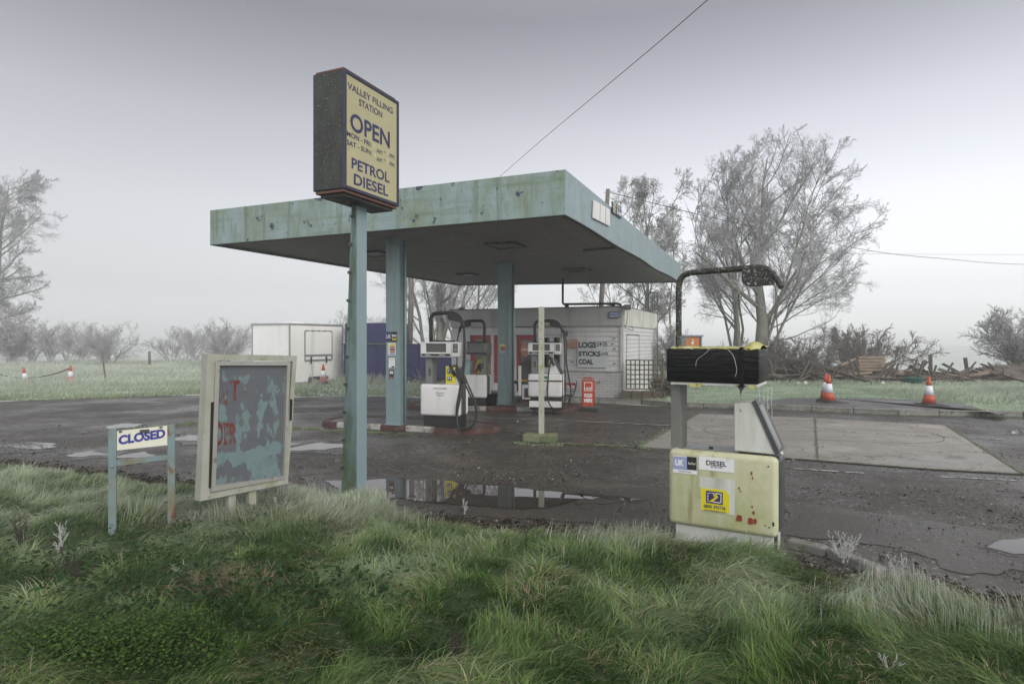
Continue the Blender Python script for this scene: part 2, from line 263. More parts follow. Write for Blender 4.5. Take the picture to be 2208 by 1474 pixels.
# ---------------------------------------------------------------- object helpers
def tag(o, label=None, cat=None, group=None, kind=None):
    if label: o['label'] = label
    if cat: o['category'] = cat
    if group: o['group'] = group
    if kind: o['kind'] = kind
    return o
def empty(name, frame, label, cat, group=None):
    o = bpy.data.objects.new(name, None); COL.objects.link(o); o.empty_display_size = .2
    o.location = frame.o; o.rotation_euler = (0, 0, frame.a)
    return tag(o, label, cat, group)
def rotX(a): return Matrix.Rotation(a, 4, 'X')
class MB:
    def __init__(s, *mats): s.bm = bmesh.new(); s.mats = list(mats)
    def _m(s, fs, mi, smooth=False):
        for f in fs: f.material_index = mi; f.smooth = smooth
    def box(s, x0, y0, z0, x1, y1, z1, mi=0, bevel=0, seg=2, M=None):
        if x0 > x1: x0, x1 = x1, x0
        if y0 > y1: y0, y1 = y1, y0
        if z0 > z1: z0, z1 = z1, z0
        r = bmesh.ops.create_cube(s.bm, size=1); vs = r['verts']
        for v in vs: v.co = Vector((x0+(v.co.x+.5)*(x1-x0), y0+(v.co.y+.5)*(y1-y0), z0+(v.co.z+.5)*(z1-z0)))
        fs = set(f for v in vs for f in v.link_faces)
        if bevel:
            es = list(set(e for v in vs for e in v.link_edges)); mk = len(s.bm.faces)
            r2 = bmesh.ops.bevel(s.bm, geom=es, offset=bevel, segments=seg, affect='EDGES', profile=.5)
            vs = list(set(r2['verts'])|set(v for v in vs if v.is_valid)); fs = set(f for v in vs for f in v.link_faces)
            s._m(fs, mi, seg > 2)
        else: s._m(fs, mi)
        if M is not None:
            for v in set(vs): v.co = M @ v.co
        return s
    def poly(s, pts, mi=0):
        vs = [s.bm.verts.new(p) for p in pts]; f = s.bm.faces.new(vs); f.material_index = mi; return s
    def prism(s, pts, d, mi=0):          # closed polygon (3-D points) pushed along vector d
        a = [s.bm.verts.new(p) for p in pts]; b = [s.bm.verts.new(Vector(p)+Vector(d)) for p in pts]; n = len(a)
        fs = [s.bm.faces.new(a), s.bm.faces.new(b[::-1])]
        for i in range(n): fs.append(s.bm.faces.new((a[i], b[i], b[(i+1) % n], a[(i+1) % n])))
        s._m(fs, mi); return s
    def tube(s, pts, r, n=8, mi=0, caps=True):
        pts = [Vector(p) for p in pts]; rings = []
        rr = r if isinstance(r, (list, tuple)) else [r]*len(pts)
        t = (pts[1]-pts[0]).normalized(); up = Vector((0, 0, 1)) if abs(t.z) < .9 else Vector((1, 0, 0)); a = t.cross(up).normalized()
        for i, p in enumerate(pts):
            t = (pts[min(i+1, len(pts)-1)]-pts[max(i-1, 0)]).normalized(); a = (a-t*a.dot(t)).normalized(); b = t.cross(a)
            rings.append([s.bm.verts.new(p+(a*math.cos(2*math.pi*k/n)+b*math.sin(2*math.pi*k/n))*rr[i]) for k in range(n)])
        fs = []
        for i in range(len(rings)-1):
            for k in range(n): fs.append(s.bm.faces.new((rings[i][k], rings[i][(k+1) % n], rings[i+1][(k+1) % n], rings[i+1][k])))
        if caps: fs += [s.bm.faces.new(rings[0][::-1]), s.bm.faces.new(rings[-1])]
        s._m(fs, mi, True); return s
    def lathe(s, prof, n=20, mi=0, c=(0, 0, 0)):      # prof = [(r,z)...]
        rings = [[s.bm.verts.new((c[0]+r*math.cos(2*math.pi*k/n), c[1]+r*math.sin(2*math.pi*k/n), c[2]+z)) for k in range(n)] for r, z in prof]
        fs = []
        for i in range(len(rings)-1):
            for k in range(n): fs.append(s.bm.faces.new((rings[i][k], rings[i][(k+1) % n], rings[i+1][(k+1) % n], rings[i+1][k])))
        fs += [s.bm.faces.new(rings[0][::-1]), s.bm.faces.new(rings[-1])]; s._m(fs, mi, True); return s
    def build(s, name, parent=None):
        bmesh.ops.recalc_face_normals(s.bm, faces=s.bm.faces)
        me = bpy.data.meshes.new(name); s.bm.to_mesh(me); s.bm.free()
        for m in s.mats: me.materials.append(MATS[m])
        o = bpy.data.objects.new(name, me); COL.objects.link(o)
        if parent is not None: o.parent = parent
        return o
def build_each(mb, name, parent=None):      # every loose piece becomes an object of its own
    bm = mb.bm; left = set(bm.verts); out = []
    comps = []
    while left:
        st = [left.pop()]; comp = set(st)
        while st:
            v = st.pop()
            for e_ in v.link_edges:
                w_ = e_.other_vert(v)
                if w_ not in comp: comp.add(w_); left.discard(w_); st.append(w_)
        comps.append(comp)
    for comp in comps:
        nb = MB(*mb.mats); vm = {v: nb.bm.verts.new(v.co) for v in comp}
        for f in set(f for v in comp for f in v.link_faces): g_ = nb.bm.faces.new([vm[v] for v in f.verts]); g_.material_index = f.material_index; g_.smooth = f.smooth
        out.append(nb.build(name, parent))
    bm.free(); return out
def smooth_path(pts, n=6):
    P = [Vector(p) for p in pts]; out = []
    for i in range(len(P)-1):
        p0, p1, p2, p3 = P[max(i-1, 0)], P[i], P[i+1], P[min(i+2, len(P)-1)]
        for k in range(n):
            t = k/n; out.append(.5*((2*p1)+(-p0+p2)*t+(2*p0-5*p1+4*p2-p3)*t*t+(-p0+3*p1-3*p2+p3)*t**3))
    out.append(P[-1]); return out
def text_mesh(s, bold=.0, thick=0):
    cu = bpy.data.curves.new('t', 'FONT'); cu.body = s; cu.offset = bold; cu.resolution_u = 4; cu.extrude = thick
    to = bpy.data.objects.new('t', cu); me = bpy.data.meshes.new_from_object(to); bpy.data.objects.remove(to); bpy.data.curves.remove(cu); return me
def text(s, x0, z0, x1, z1, mat, parent, y=-.004, bold=.02, name='lettering', shear=0, skew=0):
    """flat letters filling the box x0..x1, z0..z1 on the plane y (facing -y)"""
    me = text_mesh(s, bold); co = np.empty(len(me.vertices)*3); me.vertices.foreach_get('co', co); co = co.reshape(-1, 3)
    mn, mxx = co.min(0), co.max(0); u = (co[:, 0]-mn[0])/max(1e-6, mxx[0]-mn[0]); v = (co[:, 1]-mn[1])/max(1e-6, mxx[1]-mn[1])
    n = np.stack([x0+u*(x1-x0)+shear*v*(z1-z0), np.full(len(u), y), z0+v*(z1-z0)+skew*u*(x1-x0)], 1)
    me.vertices.foreach_set('co', n.ravel()); me.update(); me.name = name; me.materials.clear(); me.materials.append(MATS[mat])
    o = bpy.data.objects.new(name, me); COL.objects.link(o); o.parent = parent; return o
def fast_mesh(name, verts, quads, mat, tint=None, parent=None, smooth=False, mats=None, midx=None):
    me = bpy.data.meshes.new(name); me.vertices.add(len(verts)); me.vertices.foreach_set('co', np.ascontiguousarray(verts, dtype=np.float32).ravel())
    k = quads.shape[1]; me.loops.add(quads.size); me.loops.foreach_set('vertex_index', np.ascontiguousarray(quads, dtype=np.int32).ravel())
    me.polygons.add(len(quads)); me.polygons.foreach_set('loop_start', np.arange(0, quads.size, k, dtype=np.int32))
    for mm in (mats or [mat]): me.materials.append(MATS[mm])
    if midx is not None: me.polygons.foreach_set('material_index', midx.astype(np.int32))
    if smooth: me.polygons.foreach_set('use_smooth', np.ones(len(quads), dtype=bool))
    me.update(calc_edges=True); me.validate()
    if tint is not None:
        a = me.color_attributes.new('tint', 'FLOAT_COLOR', 'POINT'); a.data.foreach_set('color', np.concatenate([tint, np.ones((len(tint), 1))], 1).astype(np.float32).ravel())
    o = bpy.data.objects.new(name, me); COL.objects.link(o)
    if parent is not None: o.parent = parent
    return o
class SN:                                    # smooth 2-D noise from sinusoids
    def __init__(s, seed, wl, n=14):
        r = np.random.default_rng(seed); k = 2*np.pi/(wl*np.exp(r.uniform(-.5, .7, n))); a = r.uniform(0, 2*np.pi, n)
        s.kx, s.ky, s.p = k*np.cos(a), k*np.sin(a), r.uniform(0, 2*np.pi, n)
    def __call__(s, x, y): return np.sin(np.multiply.outer(x, s.kx)+np.multiply.outer(y, s.ky)+s.p).sum(-1)/math.sqrt(len(s.kx)/2)/1.0

# ================================================================ THE GROUND
def sheet(name, pts, z, mat, sub=0):
    mb = MB(mat); mb.poly([(p[0], p[1], z) for p in pts]); o = mb.build(name); return tag(o, kind='structure')
def strip(name, pts, wd, z, mat):            # painted line along world points
    mb = MB(mat); pts = [Vector((p[0], p[1], z)) for p in pts]
    for a, b in zip(pts[:-1], pts[1:]):
        d = (b-a).normalized(); n = Vector((-d.y, d.x, 0))*wd/2; mb.poly([a-n, b-n, b+n, a+n])
    return tag(mb.build(name), kind='structure')
sheet('ground', [(-290, -290), (290, -290), (290, 290), (-290, 290)], -.012, 'frost_field')
tar = [(-40, -2), (30, -2), (30, 12.0)] + [tuple(gp(x, y)[:2]) for x, y in ((2600, 912), (2208, 899), (1938, 895), (1663, 882), (1446, 877), (1290, 868.7), (1100, 866))]
tar += [(-2.4, 17.7)] + [tuple(gp(x, y)[:2]) for x, y in ((870, 855), (760, 855), (634, 857), (434, 852), (245, 854), (120, 860), (0, 866), (-250, 876), (-900, 905))]
sheet('tarmac_road', tar, 0, 'tarmac')
# raised ground behind the kerb on the right
kline = [gp(x, y) for x, y in ((1000, 865.5), (1100, 866), (1290, 868.7), (1383, 871), (1446, 877), (1663, 882), (1938, 895), (2208, 899), (2600, 912))]
raised = [(p.x, p.y) for p in kline]+[(32, 30), (-1, 30)]
sheet('lawn', raised, .1, 'lawn_m')
apron = [(p.x, p.y) for p in kline[:5]]+[(4.1, 16.9), (3.4, 17.4), (-1.0, 20)]
sheet('apron', apron, .104, 'pavement_m')
pv = [gp(x, y, .104) for x, y in ((1560, 876), (1700, 858), (1790, 857.5), (1900, 859), (2010, 863), (2080, 872), (2150, 893))]
pv = [(p.x, p.y) for p in pv]+[(kline[7].x-.3, kline[7].y+.05), (kline[6].x, kline[6].y+.05), (kline[5].x, kline[5].y+.05)]
sheet('pavement', pv, .104, 'pavement_m')
def kerb(name, pts, h, wd, mat, label, seed=3):
    r = random.Random(seed); mb = MB(mat)
    for a, b in zip(pts[:-1], pts[1:]):
        d = b-a; L = d.length; n = max(1, round(L/.92)); d.normalize(); nn = Vector((-d.y, d.x, 0))
        for i in range(n):
            p, q = a+d*(L*i/n+.006), a+d*(L*(i+1)/n-.006); j = r.uniform(-.008, .008); hh = h+r.uniform(-.008, .01)
            M = Matrix.Translation((p.x, p.y, 0)) @ Matrix.Rotation(math.atan2(d.y, d.x), 4, 'Z')
            mb.box(0, j, -.02, (q-p).length, wd+j, hh, 0, .015, 2, M)
    return tag(mb.build(name), label, 'kerb')
kerb('kerb', [k+Vector((0, .01, 0)) for k in kline], .118, .13, 'kerb_stone', 'long chipped concrete kerb between the tarmac and the raised grass on the right')
kb = [gp(1694, 1180), gp(1780, 1200), gp(1890, 1246)]
kerb('kerb', kb, .06, .10, 'kerb_stone', 'broken low edging stones beside the foot of the lime green pump', 5)
# concrete slab, lines, joints
sl_px = ((1370, 966), (1506, 892), (1755, 901), (2040, 917), (2208, 1023), (2004, 1012), (1704, 989))
slab = [gp(x, y) for x, y in sl_px]; sr = []
for a_, b_ in zip(slab, slab[1:]+slab[:1]):
    m_ = max(2, int((b_-a_).length/.12))
    for k_ in range(m_): p_ = a_.lerp(b_, k_/m_); sr.append((p_.x+.035*mnoise.noise(Vector((p_.x*4, p_.y*4, 1))), p_.y+.035*mnoise.noise(Vector((p_.x*4, p_.y*4, 7)))))
sheet('concrete_slab', sr, .005, 'concrete')
def gl(name, pts, wd, z, mat): return strip(name, [gp(x, y) for x, y in pts], wd, z, mat)
gl('white_line', ((600, 892), (860, 895), (1001, 900), (1181, 905), (1280, 910), (1479, 919), (1671, 924), (1993, 940), (2161, 948)), .06, .009, 'road_paint')
gl('white_line', ((1709, 1010), (1863, 1020)), .055, .006, 'road_paint'); gl('white_line', ((2030, 1028), (2193, 1036)), .05, .006, 'road_paint')
gl('white_line', ((365, 863), (385, 863.5)), .08, .006, 'road_paint'); gl('white_line', ((172, 932.5), (198, 930)), .06, .006, 'road_paint')
gl('slab_joint', ((1114, 953), (1383, 965), (1704, 989), (2004, 1012), (2208, 1023)), .07, .0125, 'moss_joint')
gl('slab_joint', ((1370, 966), (1506, 892)), .06, .0125, 'moss_joint'); gl('slab_joint', ((2040, 917), (2208, 1023)), .045, .0125, 'moss_joint')
gl('slab_joint', ((1757, 901), (1760, 945), (1763, 992)), .03, .0125, 'moss_joint')
ov = []
for k in range(41):
    a = 2*math.pi*k/40; c, s_ = math.cos(a), math.sin(a); x = 1778+258*math.copysign(abs(c)**.35, c); y = 936.5+.038*(x-1778)+13*math.copysign(abs(s_)**.8, s_)
    ov.append((x, y))
gl('slab_joint', ov, .014, .0085, 'moss_joint')
# puddles: ragged-edged sheets of standing water
def puddle(px, seed, amp=.12, z=.006, mat='puddle_water', name='puddle'):
    if name == 'puddle' and seed != 1:
        cx_p = sum(p[0] for p in px)/len(px); cy_p = sum(p[1] for p in px)/len(px)
        puddle([(cx_p+(x-cx_p)*1.25, cy_p+(y-cy_p)*1.7) for x, y in px], seed+50, amp*1.2, z-.0025, 'mud_m', 'wet_mud')
    pts = [gp(x, y) for x, y in px]; out = []; n = len(pts)
    for i in range(n):
        a, b = pts[i], pts[(i+1) % n]; m_ = max(2, int((b-a).length/.05))
        for k in range(m_):
            p = a.lerp(b, k/m_); q = Vector((p.x*1.6, p.y*1.6, seed)); q2 = q*5
            d = Vector((mnoise.noise(q), mnoise.noise(q+Vector((9, 3, 1))), 0))*amp*1.6+Vector((mnoise.noise(q2), mnoise.noise(q2+Vector((5, 1, 2))), 0))*amp*.5
            out.append(p+d)
    mb = MB(mat); f = [mb.bm.verts.new((p.x, p.y, z)) for p in out]; ff = mb.bm.faces.new(f); bmesh.ops.triangulate(mb.bm, faces=[ff])
    return tag(mb.build(name), kind='structure')
puddle(((640, 1030), (800, 1026), (980, 1034), (1120, 1046), (1440, 1052), (1470, 1110), (1440, 1150), (1250, 1125), (1020, 1118), (800, 1100), (640, 1090)), 11, .2, .0045, 'mud_m', 'wet_mud')
puddle(((1690, 1088), (1900, 1100), (2100, 1140), (2300, 1180), (2300, 1235), (2100, 1215), (1880, 1175), (1690, 1150)), 12, .2, .0045, 'mud_m', 'wet_mud')
puddle(((700, 1036), (800, 1033), (960, 1037), (1010, 1043), (1110, 1050), (1200, 1058), (1240, 1064), (1222, 1080), (1190, 1098), (1110, 1094), (1000, 1090), (900, 1080), (800, 1070), (720, 1062)), 1, .13, .009)
puddle(((1250, 1070), (1330, 1066), (1390, 1074), (1340, 1082), (1270, 1084)), 31, .16, .009)
puddle(((560, 955), (640, 954), (730, 958), (740, 966), (690, 971), (600, 971)), 3, .22, .007)
puddle(((372, 940), (450, 939), (455, 952), (400, 953)), 4, .2, .007)
puddle(((150, 976), (200, 970), (235, 976), (225, 986), (170, 988)), 5, .25, .007)
puddle(((245, 985), (300, 978), (320, 985), (300, 992)), 6, .16, .007)
puddle(((-80, 958), (40, 959), (120, 965), (60, 970), (-60, 968)), 7, .3, .007)
puddle(((2130, 1180), (2230, 1160), (2330, 1170), (2330, 1200), (2200, 1197)), 8, .06, .009)
puddle(((2175, 928), (2230, 928), (2250, 934), (2180, 935)), 9, .1, .007)
puddle(((230, 919), (262, 914), (300, 916), (290, 921), (240, 923)), 10, .08, .007)

# ================================================================ CANOPY
YAW = -23.3
zb, zt = EYE+1.87, EYE+1.87+.665
def cpt(px, py, z): t = (z-EYE)/(CY-py)*F; return Vector(((px-CX)/F*t, t, z))
A, Bc, Cc, Dc = cpt(1219, 462.3, zb), cpt(453, 527.5, zb), cpt(987, 615, zb), cpt(1468, 608.5, zb)
FC = Frame((A.x, A.y, 0), YAW)
canopy = empty('forecourt_canopy', FC, 'large flat petrol station canopy with peeling pale blue and algae green fascia', 'canopy')
L = [FC.Mi @ (p-FC.o) for p in (A, Bc, Cc, Dc)]
def fascia(name, a, b, mat, zt_a, zt_b, n=12, sag=None, th=.05):
    mb = MB(mat, 'soffit_dark'); d = (b-a); d.z = 0; nn = -Vector((d.y, -d.x, 0)).normalized()
    if name in ('front_fascia', 'rear_fascia'): a, b = a+d.normalized()*.004, b-d.normalized()*.004
    top, bot = [], []
    for i in range(n+1):
        t = i/n; p = a.lerp(b, t); s_ = sag(t) if sag else 0
        bot.append(Vector((p.x, p.y, zb+s_))); top.append(Vector((p.x, p.y, zt_a+(zt_b-zt_a)*t)))
    for i in range(n):
        mb.prism([bot[i], bot[i+1], top[i+1], top[i]], nn*th)
    for i in range(n):       # lower return lip
        mb.prism([bot[i]+Vector((0, 0, -.012)), bot[i+1]+Vector((0, 0, -.012)), bot[i+1]-Vector((0, 0, .002)), bot[i]-Vector((0, 0, .002))], nn*(th+.03), 1)
    bmesh.ops.remove_doubles(mb.bm, verts=mb.bm.verts, dist=.0005)
    return mb.build(name, canopy)
zf = zb+.565
inward = 1
fascia('front_fascia', L[1], L[0], 'fascia_green', zt, zt)
fascia('side_fascia', L[0], L[3], 'fascia_blue', zt, zf, 24, lambda t: -.018*math.exp(-((t-.62)/.12)**2)+.012*math.sin(t*17))
fascia('rear_fascia', L[3], L[2], 'fascia_blue', zf, zf); fascia('side_fascia', L[2], L[1], 'fascia_green', zf, zt)
# ribbed soffit running the long way
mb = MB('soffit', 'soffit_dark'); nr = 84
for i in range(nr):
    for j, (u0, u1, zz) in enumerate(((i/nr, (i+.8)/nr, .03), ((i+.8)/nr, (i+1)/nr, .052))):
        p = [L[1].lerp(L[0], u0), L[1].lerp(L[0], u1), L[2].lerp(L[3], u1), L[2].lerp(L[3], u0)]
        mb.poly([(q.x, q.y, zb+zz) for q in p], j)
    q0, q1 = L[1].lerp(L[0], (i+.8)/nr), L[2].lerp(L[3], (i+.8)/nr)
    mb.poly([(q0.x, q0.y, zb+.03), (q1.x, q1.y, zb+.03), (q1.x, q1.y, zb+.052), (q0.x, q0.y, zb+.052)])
mb.build('soffit', canopy)
mb = MB('roof_felt'); mb.poly([(L[0].x, L[0].y, zt-.06), (L[1].x, L[1].y, zt-.06), (L[2].x, L[2].y, zf-.06), (L[3].x, L[3].y, zf-.06)]); mb.build('roof', canopy)
for px, py, s_, mt in ((1090, 527, .62, 'soffit'), (1243, 581, .62, 'soffit_dark'), (1008, 591, .5, 'light_lens'), (808, 545, .62, 'light_lens')):
    p = FC.Mi @ (cpt(px, py, zb+.02)-FC.o)
    mb = MB('dark_trim'); h = s_/2
    for x0, y0, x1, y1 in ((-h, -h, h, -h+.05), (-h, h-.05, h, h), (-h, -h+.05, -h+.05, h-.05), (h-.05, -h+.05, h, h-.05)):
        mb.box(p.x+x0, p.y+y0, zb-.025, p.x+x1, p.y+y1, zb+.028)
    fo = mb.build('light_frame', canopy)
    mb = MB(mt); mb.box(p.x-h+.05, p.y-h+.05, zb-.008, p.x+h-.05, p.y+h-.05, zb+.026); mb.build('lens', fo)
# broken joint in the soffit
pa, pb = FC.Mi @ (cpt(1262, 541, zb)-FC.o), FC.Mi @ (cpt(1328, 535, zb)-FC.o); mb = MB('soffit_dark')
for k in range(11):
    q = pa.lerp(pb, k/10); mb.box(q.x-.05, q.y-.035, zb-.004, q.x+.05, q.y+.035, zb+.029)
build_each(mb, 'soffit_gap', canopy)
# columns
def column(px, py, wd, dp, name, ztop=zb+.03):
    base = gp(px, py, .1); fr = Frame((base.x, base.y, 0), YAW)
    M = Matrix.Translation(FC.Mi @ (fr.o-FC.o))
    mb = MB('paint_teal', 'pole_green'); mb.box(0, 0, .1, wd, .022, ztop, 0, .004, 2, M); mb.box(.012, .022, .1, wd-.012, dp-.022, ztop, 0, 0, 2, M); mb.box(0, dp-.022, .1, wd, dp, ztop, 0, .004, 2, M)
    mb.box(-.03, -.03, .1, wd+.03, dp+.03, .115, 0, 0, 2, M); mb.box(-.03, -.03, zb-.004, wd+.03, dp+.03, zb+.03, 0, 0, 2, M)
    o = mb.build('column', canopy); mb = MB('pump_teal')
    p = [M @ Vector((wd+.03, dp-.04, z)) for z in (.1, zb+.02)]; mb.tube(p, .022, 8); mb.build('conduit', o)
    return fr, o, M
fr1, col1, M1 = column(832, 915, .30, .19, 'column'); fr2, col2, M2 = column(1073, 872, .32, .22, 'column')
def plate(parent, M, fr, rect, mat, y=-.003, name='sticker', th=.003, inset=None):
    x0, z0, x1, z1 = fr.rect(*rect, ly=0); mb = MB(mat); mb.box(x0, y-th, z0, x1, y, z1, 0, 0, 2, M); return mb.build(name, parent)
# stickers on the first column are held by a local frame child
def sub_frame(parent, M, name):          # text needs plane coords: return a text function bound to M
    def T(s, x0, z0, x1, z1, mat, y=-.007, bold=.02, nm='lettering', shear=0, par=parent):
        o = text(s, x0, z0, x1, z1, mat, par, y, bold, nm, shear); o.data.transform(M); return o
    return T
T1 = sub_frame(col1, M1, 'a')
st = plate(col1, M1, fr1, (833, 715, 845, 736.5), 'blue_sticker'); st2 = plate(col1, M1, fr1, (845, 715, 856, 736.5), 'black_ink')
def R1(x0, y0, x1, y1): return fr1.rect(x0, y0, x1, y1)
a = R1(833.3, 720.5, 843.6, 729.5); T1('UK', a[0], a[1], a[2], a[3], 'white_ink', bold=.0, par=st)
a = R1(845.4, 720, 855.4, 725.6); T1('fast', *a, 'white_ink', par=st2); a = R1(846, 727, 855, 733.5); T1('fuel', *a, 'yellow_sticker', par=st2)
st = plate(col1, M1, fr1, (836.5, 739.5, 853, 766), 'white_ink')
for k, c in enumerate(('yellow_sticker', 'orange_sticker', 'red_chip', 'orange_sticker', 'lilac_sticker')):
    x0, z0, x1, z1 = R1(841.2, 741+k*5, 852, 745.2+k*5); mb = MB(c); mb.box(x0, -.008, z0, x1, -.006, z1, 0, 0, 2, M1); mb.build('sticker_band', st)
    a = R1(842, 742+k*5, 851.2, 744+k*5); T1('HIGHLY FLAMMABLE' if k == 0 else ('NO SMOKING' if k == 1 else ('SWITCH OFF' if k == 2 else ('NO PHONES' if k == 3 else 'NOTICE'))), *a, 'black_ink', y=-.0085, bold=0, par=st)
    a = R1(837.2, 741.4+k*5, 840.3, 744.6+k*5); T1('A' if k == 0 else 'o', *a, 'black_ink', bold=.02, par=st)
st = plate(col1, M1, fr1, (838.5, 771.5, 851.5, 792.5), 'white_ink'); a = R1(840.5, 774, 849.5, 776.4); T1('NOTICE', *a, 'black_ink', par=st)
for k in range(5):
    a = R1(840.5, 778.5+k*2, 849.5, 779.4+k*2); T1('please pay before', *a, 'black_ink', bold=0, par=st)
x0, z0, x1, z1 = R1(844.5, 789, 850.5, 792); mb = MB('black_ink'); mb.box(x0, -.008, z0, x1, -.006, z1, 0, 0, 2, M1); mb.build('sticker_band', st)
st = plate(col1, M1, fr1, (840, 796.5, 849, 816), 'black_ink'); a = R1(841.2, 800, 847.8, 806); T1('M', *a, 'white_ink', bold=.06, par=st)
x0, z0, x1, z1 = R1(841, 797.5, 848, 800.5); mb = MB('orange_sticker'); mb.poly([M1 @ Vector(q) for q in ((x0, -.0075, z1), (x1, -.0075, z1), ((x0+x1)/2, -.0075, z0))]); mb.build('sticker_arrow', st)
x0, z0, x1, z1 = R1(841, 812.5, 848, 815.5); mb = MB('orange_sticker'); mb.box(x0, -.008, z0, x1, -.006, z1, 0, 0, 2, M1); mb.build('sticker_band', st)
# scuffed notice on the second column
T2 = sub_frame(col2, M2, 'b'); st = plate(col2, M2, fr2, (1075.5, 741, 1090, 761), 'frame_cream')
for k, c in enumerate(('yellow_sticker', 'orange_sticker', 'red_chip', 'orange_sticker', 'lilac_sticker')):
    x0, z0, x1, z1 = fr2.rect(1080, 742.5+k*3.6, 1089, 745.6+k*3.6); mb = MB(c); mb.box(x0, -.008, z0, x1, -.006, z1, 0, 0, 2, M2); mb.build('sticker_band', st)
# plates on the right-hand fascia: frame whose x axis runs back along that fascia
dv = (Dc-A); FR = Frame((A.x, A.y, 0), math.degrees(math.atan2(dv.y, dv.x)))
blank = empty('blank_notice_plate', FR, 'blank white metal plate bolted to the right hand side of the canopy edge', 'plate')
mb = MB('white_panel'); c = [FR.pl(x, y) for x, y in ((1276.5, 431.5), (1275, 470), (1311.5, 488), (1311, 452))]
mb.prism([(x, -.035, z) for x, z in c], (0, .02, 0)); 
blp = mb.build('plate', blank); mb = MB('frame_cream')
for t in (.36, .7):
    p = [(c[0][0]+(c[3][0]-c[0][0])*t, c[0][1]+(c[3][1]-c[0][1])*t), (c[1][0]+(c[2][0]-c[1][0])*t, c[1][1]+(c[2][1]-c[1][1])*t)]
    mb.prism([(p[0][0], -.04, p[0][1]-.01), (p[0][0]+.02, -.04, p[0][1]-.01), (p[1][0]+.02, -.04, p[1][1]+.01), (p[1][0], -.04, p[1][1]+.01)], (0, .005, 0))
build_each(mb, 'slat', blank)
hs_ = empty('height_sign', FR, 'small blue and yellow maximum height sign reading 3.6m on the canopy edge', 'sign')
c = [FR.pl(x, y) for x, y in ((1316.5, 434.5), (1317.5, 458), (1337, 471.5), (1336.5, 447.5))]
mb = MB('navy_metal'); mb.prism([(x, -.035, z) for x, z in c], (0, .02, 0)); hp = mb.build('plate', hs_)
def lerp4(c, u, v):
    a = (c[0][0]+(c[3][0]-c[0][0])*u, c[0][1]+(c[3][1]-c[0][1])*u); b = (c[1][0]+(c[2][0]-c[1][0])*u, c[1][1]+(c[2][1]-c[1][1])*u)
    return (a[0]+(b[0]-a[0])*v, a[1]+(b[1]-a[1])*v)
mb = MB('tape_yellow', 'black_ink', 'blue_sticker')
q = [lerp4(c, u, v) for u, v in ((.05, .06), (.05, .94), (.34, .94), (.34, .06))]; mb.prism([(x, -.039, z) for x, z in q], (0, .003, 0))
q = [lerp4(c, u, v) for u, v in ((.36, .06), (.36, .94), (.97, .94), (.97, .06))]; mb.prism([(x, -.039, z) for x, z in q], (0, .003, 0), 2)
for k in (.1, .5):
    q = [lerp4(c, u, v) for u, v in ((.06, k), (.06, k+.14), (.33, k+.44), (.33, k+.3))]; mb.prism([(x, -.041, z) for x, z in q], (0, .0015, 0), 1)
mb.build('sign_face', hs_)
a, b_ = lerp4(c, .42, .30), lerp4(c, .93, .14); text('MAX HEIGHT', a[0], a[1], b_[0], b_[1], 'white_ink', hs_, -.042, .01)
a, b_ = lerp4(c, .42, .86), lerp4(c, .93, .42); text('3.6m', a[0], a[1], b_[0], b_[1], 'white_ink', hs_, -.042, .03)

# ================================================================ TALL ILLUMINATED SIGN
Z1 = 5.72; FS = Frame(((743-CX)/F*Z1, Z1, 0), 66.0)
pole_sign = empty('pole_sign', FS, 'tall pole sign with dark box and yellow face giving filling station opening hours', 'sign')
x1, _ = FS.pl(861, 330); ztop = FS.pl(743, 147)[1]; zbot = FS.pl(743, 405)[1]
T = .375
mb = MB('navy_metal', 'sign_side'); fw = .034
mb.box(0, .03, zbot+.006, x1, T-.03, ztop-.006, 1)
for y0, y1 in ((0, .032), (T-.032, T)):
    mb.box(0, y0, zbot, fw, y1, ztop, 0, .006); mb.box(x1-fw, y0, zbot, x1, y1, ztop, 0, .006)
    mb.box(fw, y0, zbot, x1-fw, y1, zbot+fw, 0, .006); mb.box(fw, y0, ztop-fw, x1-fw, y1, ztop, 0, .006)
mb.build('box_frame', pole_sign)
mb = MB('rust_trim'); mb.box(.012, .02, zbot-.028, x1-.02, T-.02, zbot-.001, 0, .004); mb.box(.012, .02, ztop+.001, x1-.04, T-.02, ztop+.022, 0, .004); build_each(mb, 'rusty_trim', pole_sign)
mb = MB('sign_side'); mb.box(.05, .05, zbot-.055, x1-.05, T-.05, zbot-.03); mb.build('underside', pole_sign)
mb = MB('sign_yellow', 'navy_metal'); mb.box(fw+.001, .01, zbot+fw+.001, x1-fw-.001, .028, ztop-fw-.001); face = mb.build('sign_face', pole_sign)
mb = MB('sign_yellow'); mb.box(fw+.001, T-.028, zbot+fw+.001, x1-fw-.001, T-.01, ztop-fw-.001); mb.build('rear_face', pole_sign)
def sg(s, x0, yt, yb, xr, mat='letter_navy', bold=.012, name='lettering'):
    a0, zt_ = FS.pl(x0, yt); _, zb_ = FS.pl(x0, yb); a1, _ = FS.pl(xr, yt)
    text(s, a0, zb_, a1, zt_, mat, face, .0075, bold, name)
sg('VALLEY FILLING', 751.3, 176, 190.5, 848.4); sg('STATION', 775.6, 212.4, 227, 825.5); sg('OPEN', 756.8, 240, 279.5, 842, bold=.02)
sg('MON - FRI:', 749.6, 281.5, 292.3, 802.2, bold=.012); sg('SAT - SUN:', 749.6, 300, 310.9, 802.8, bold=.012)
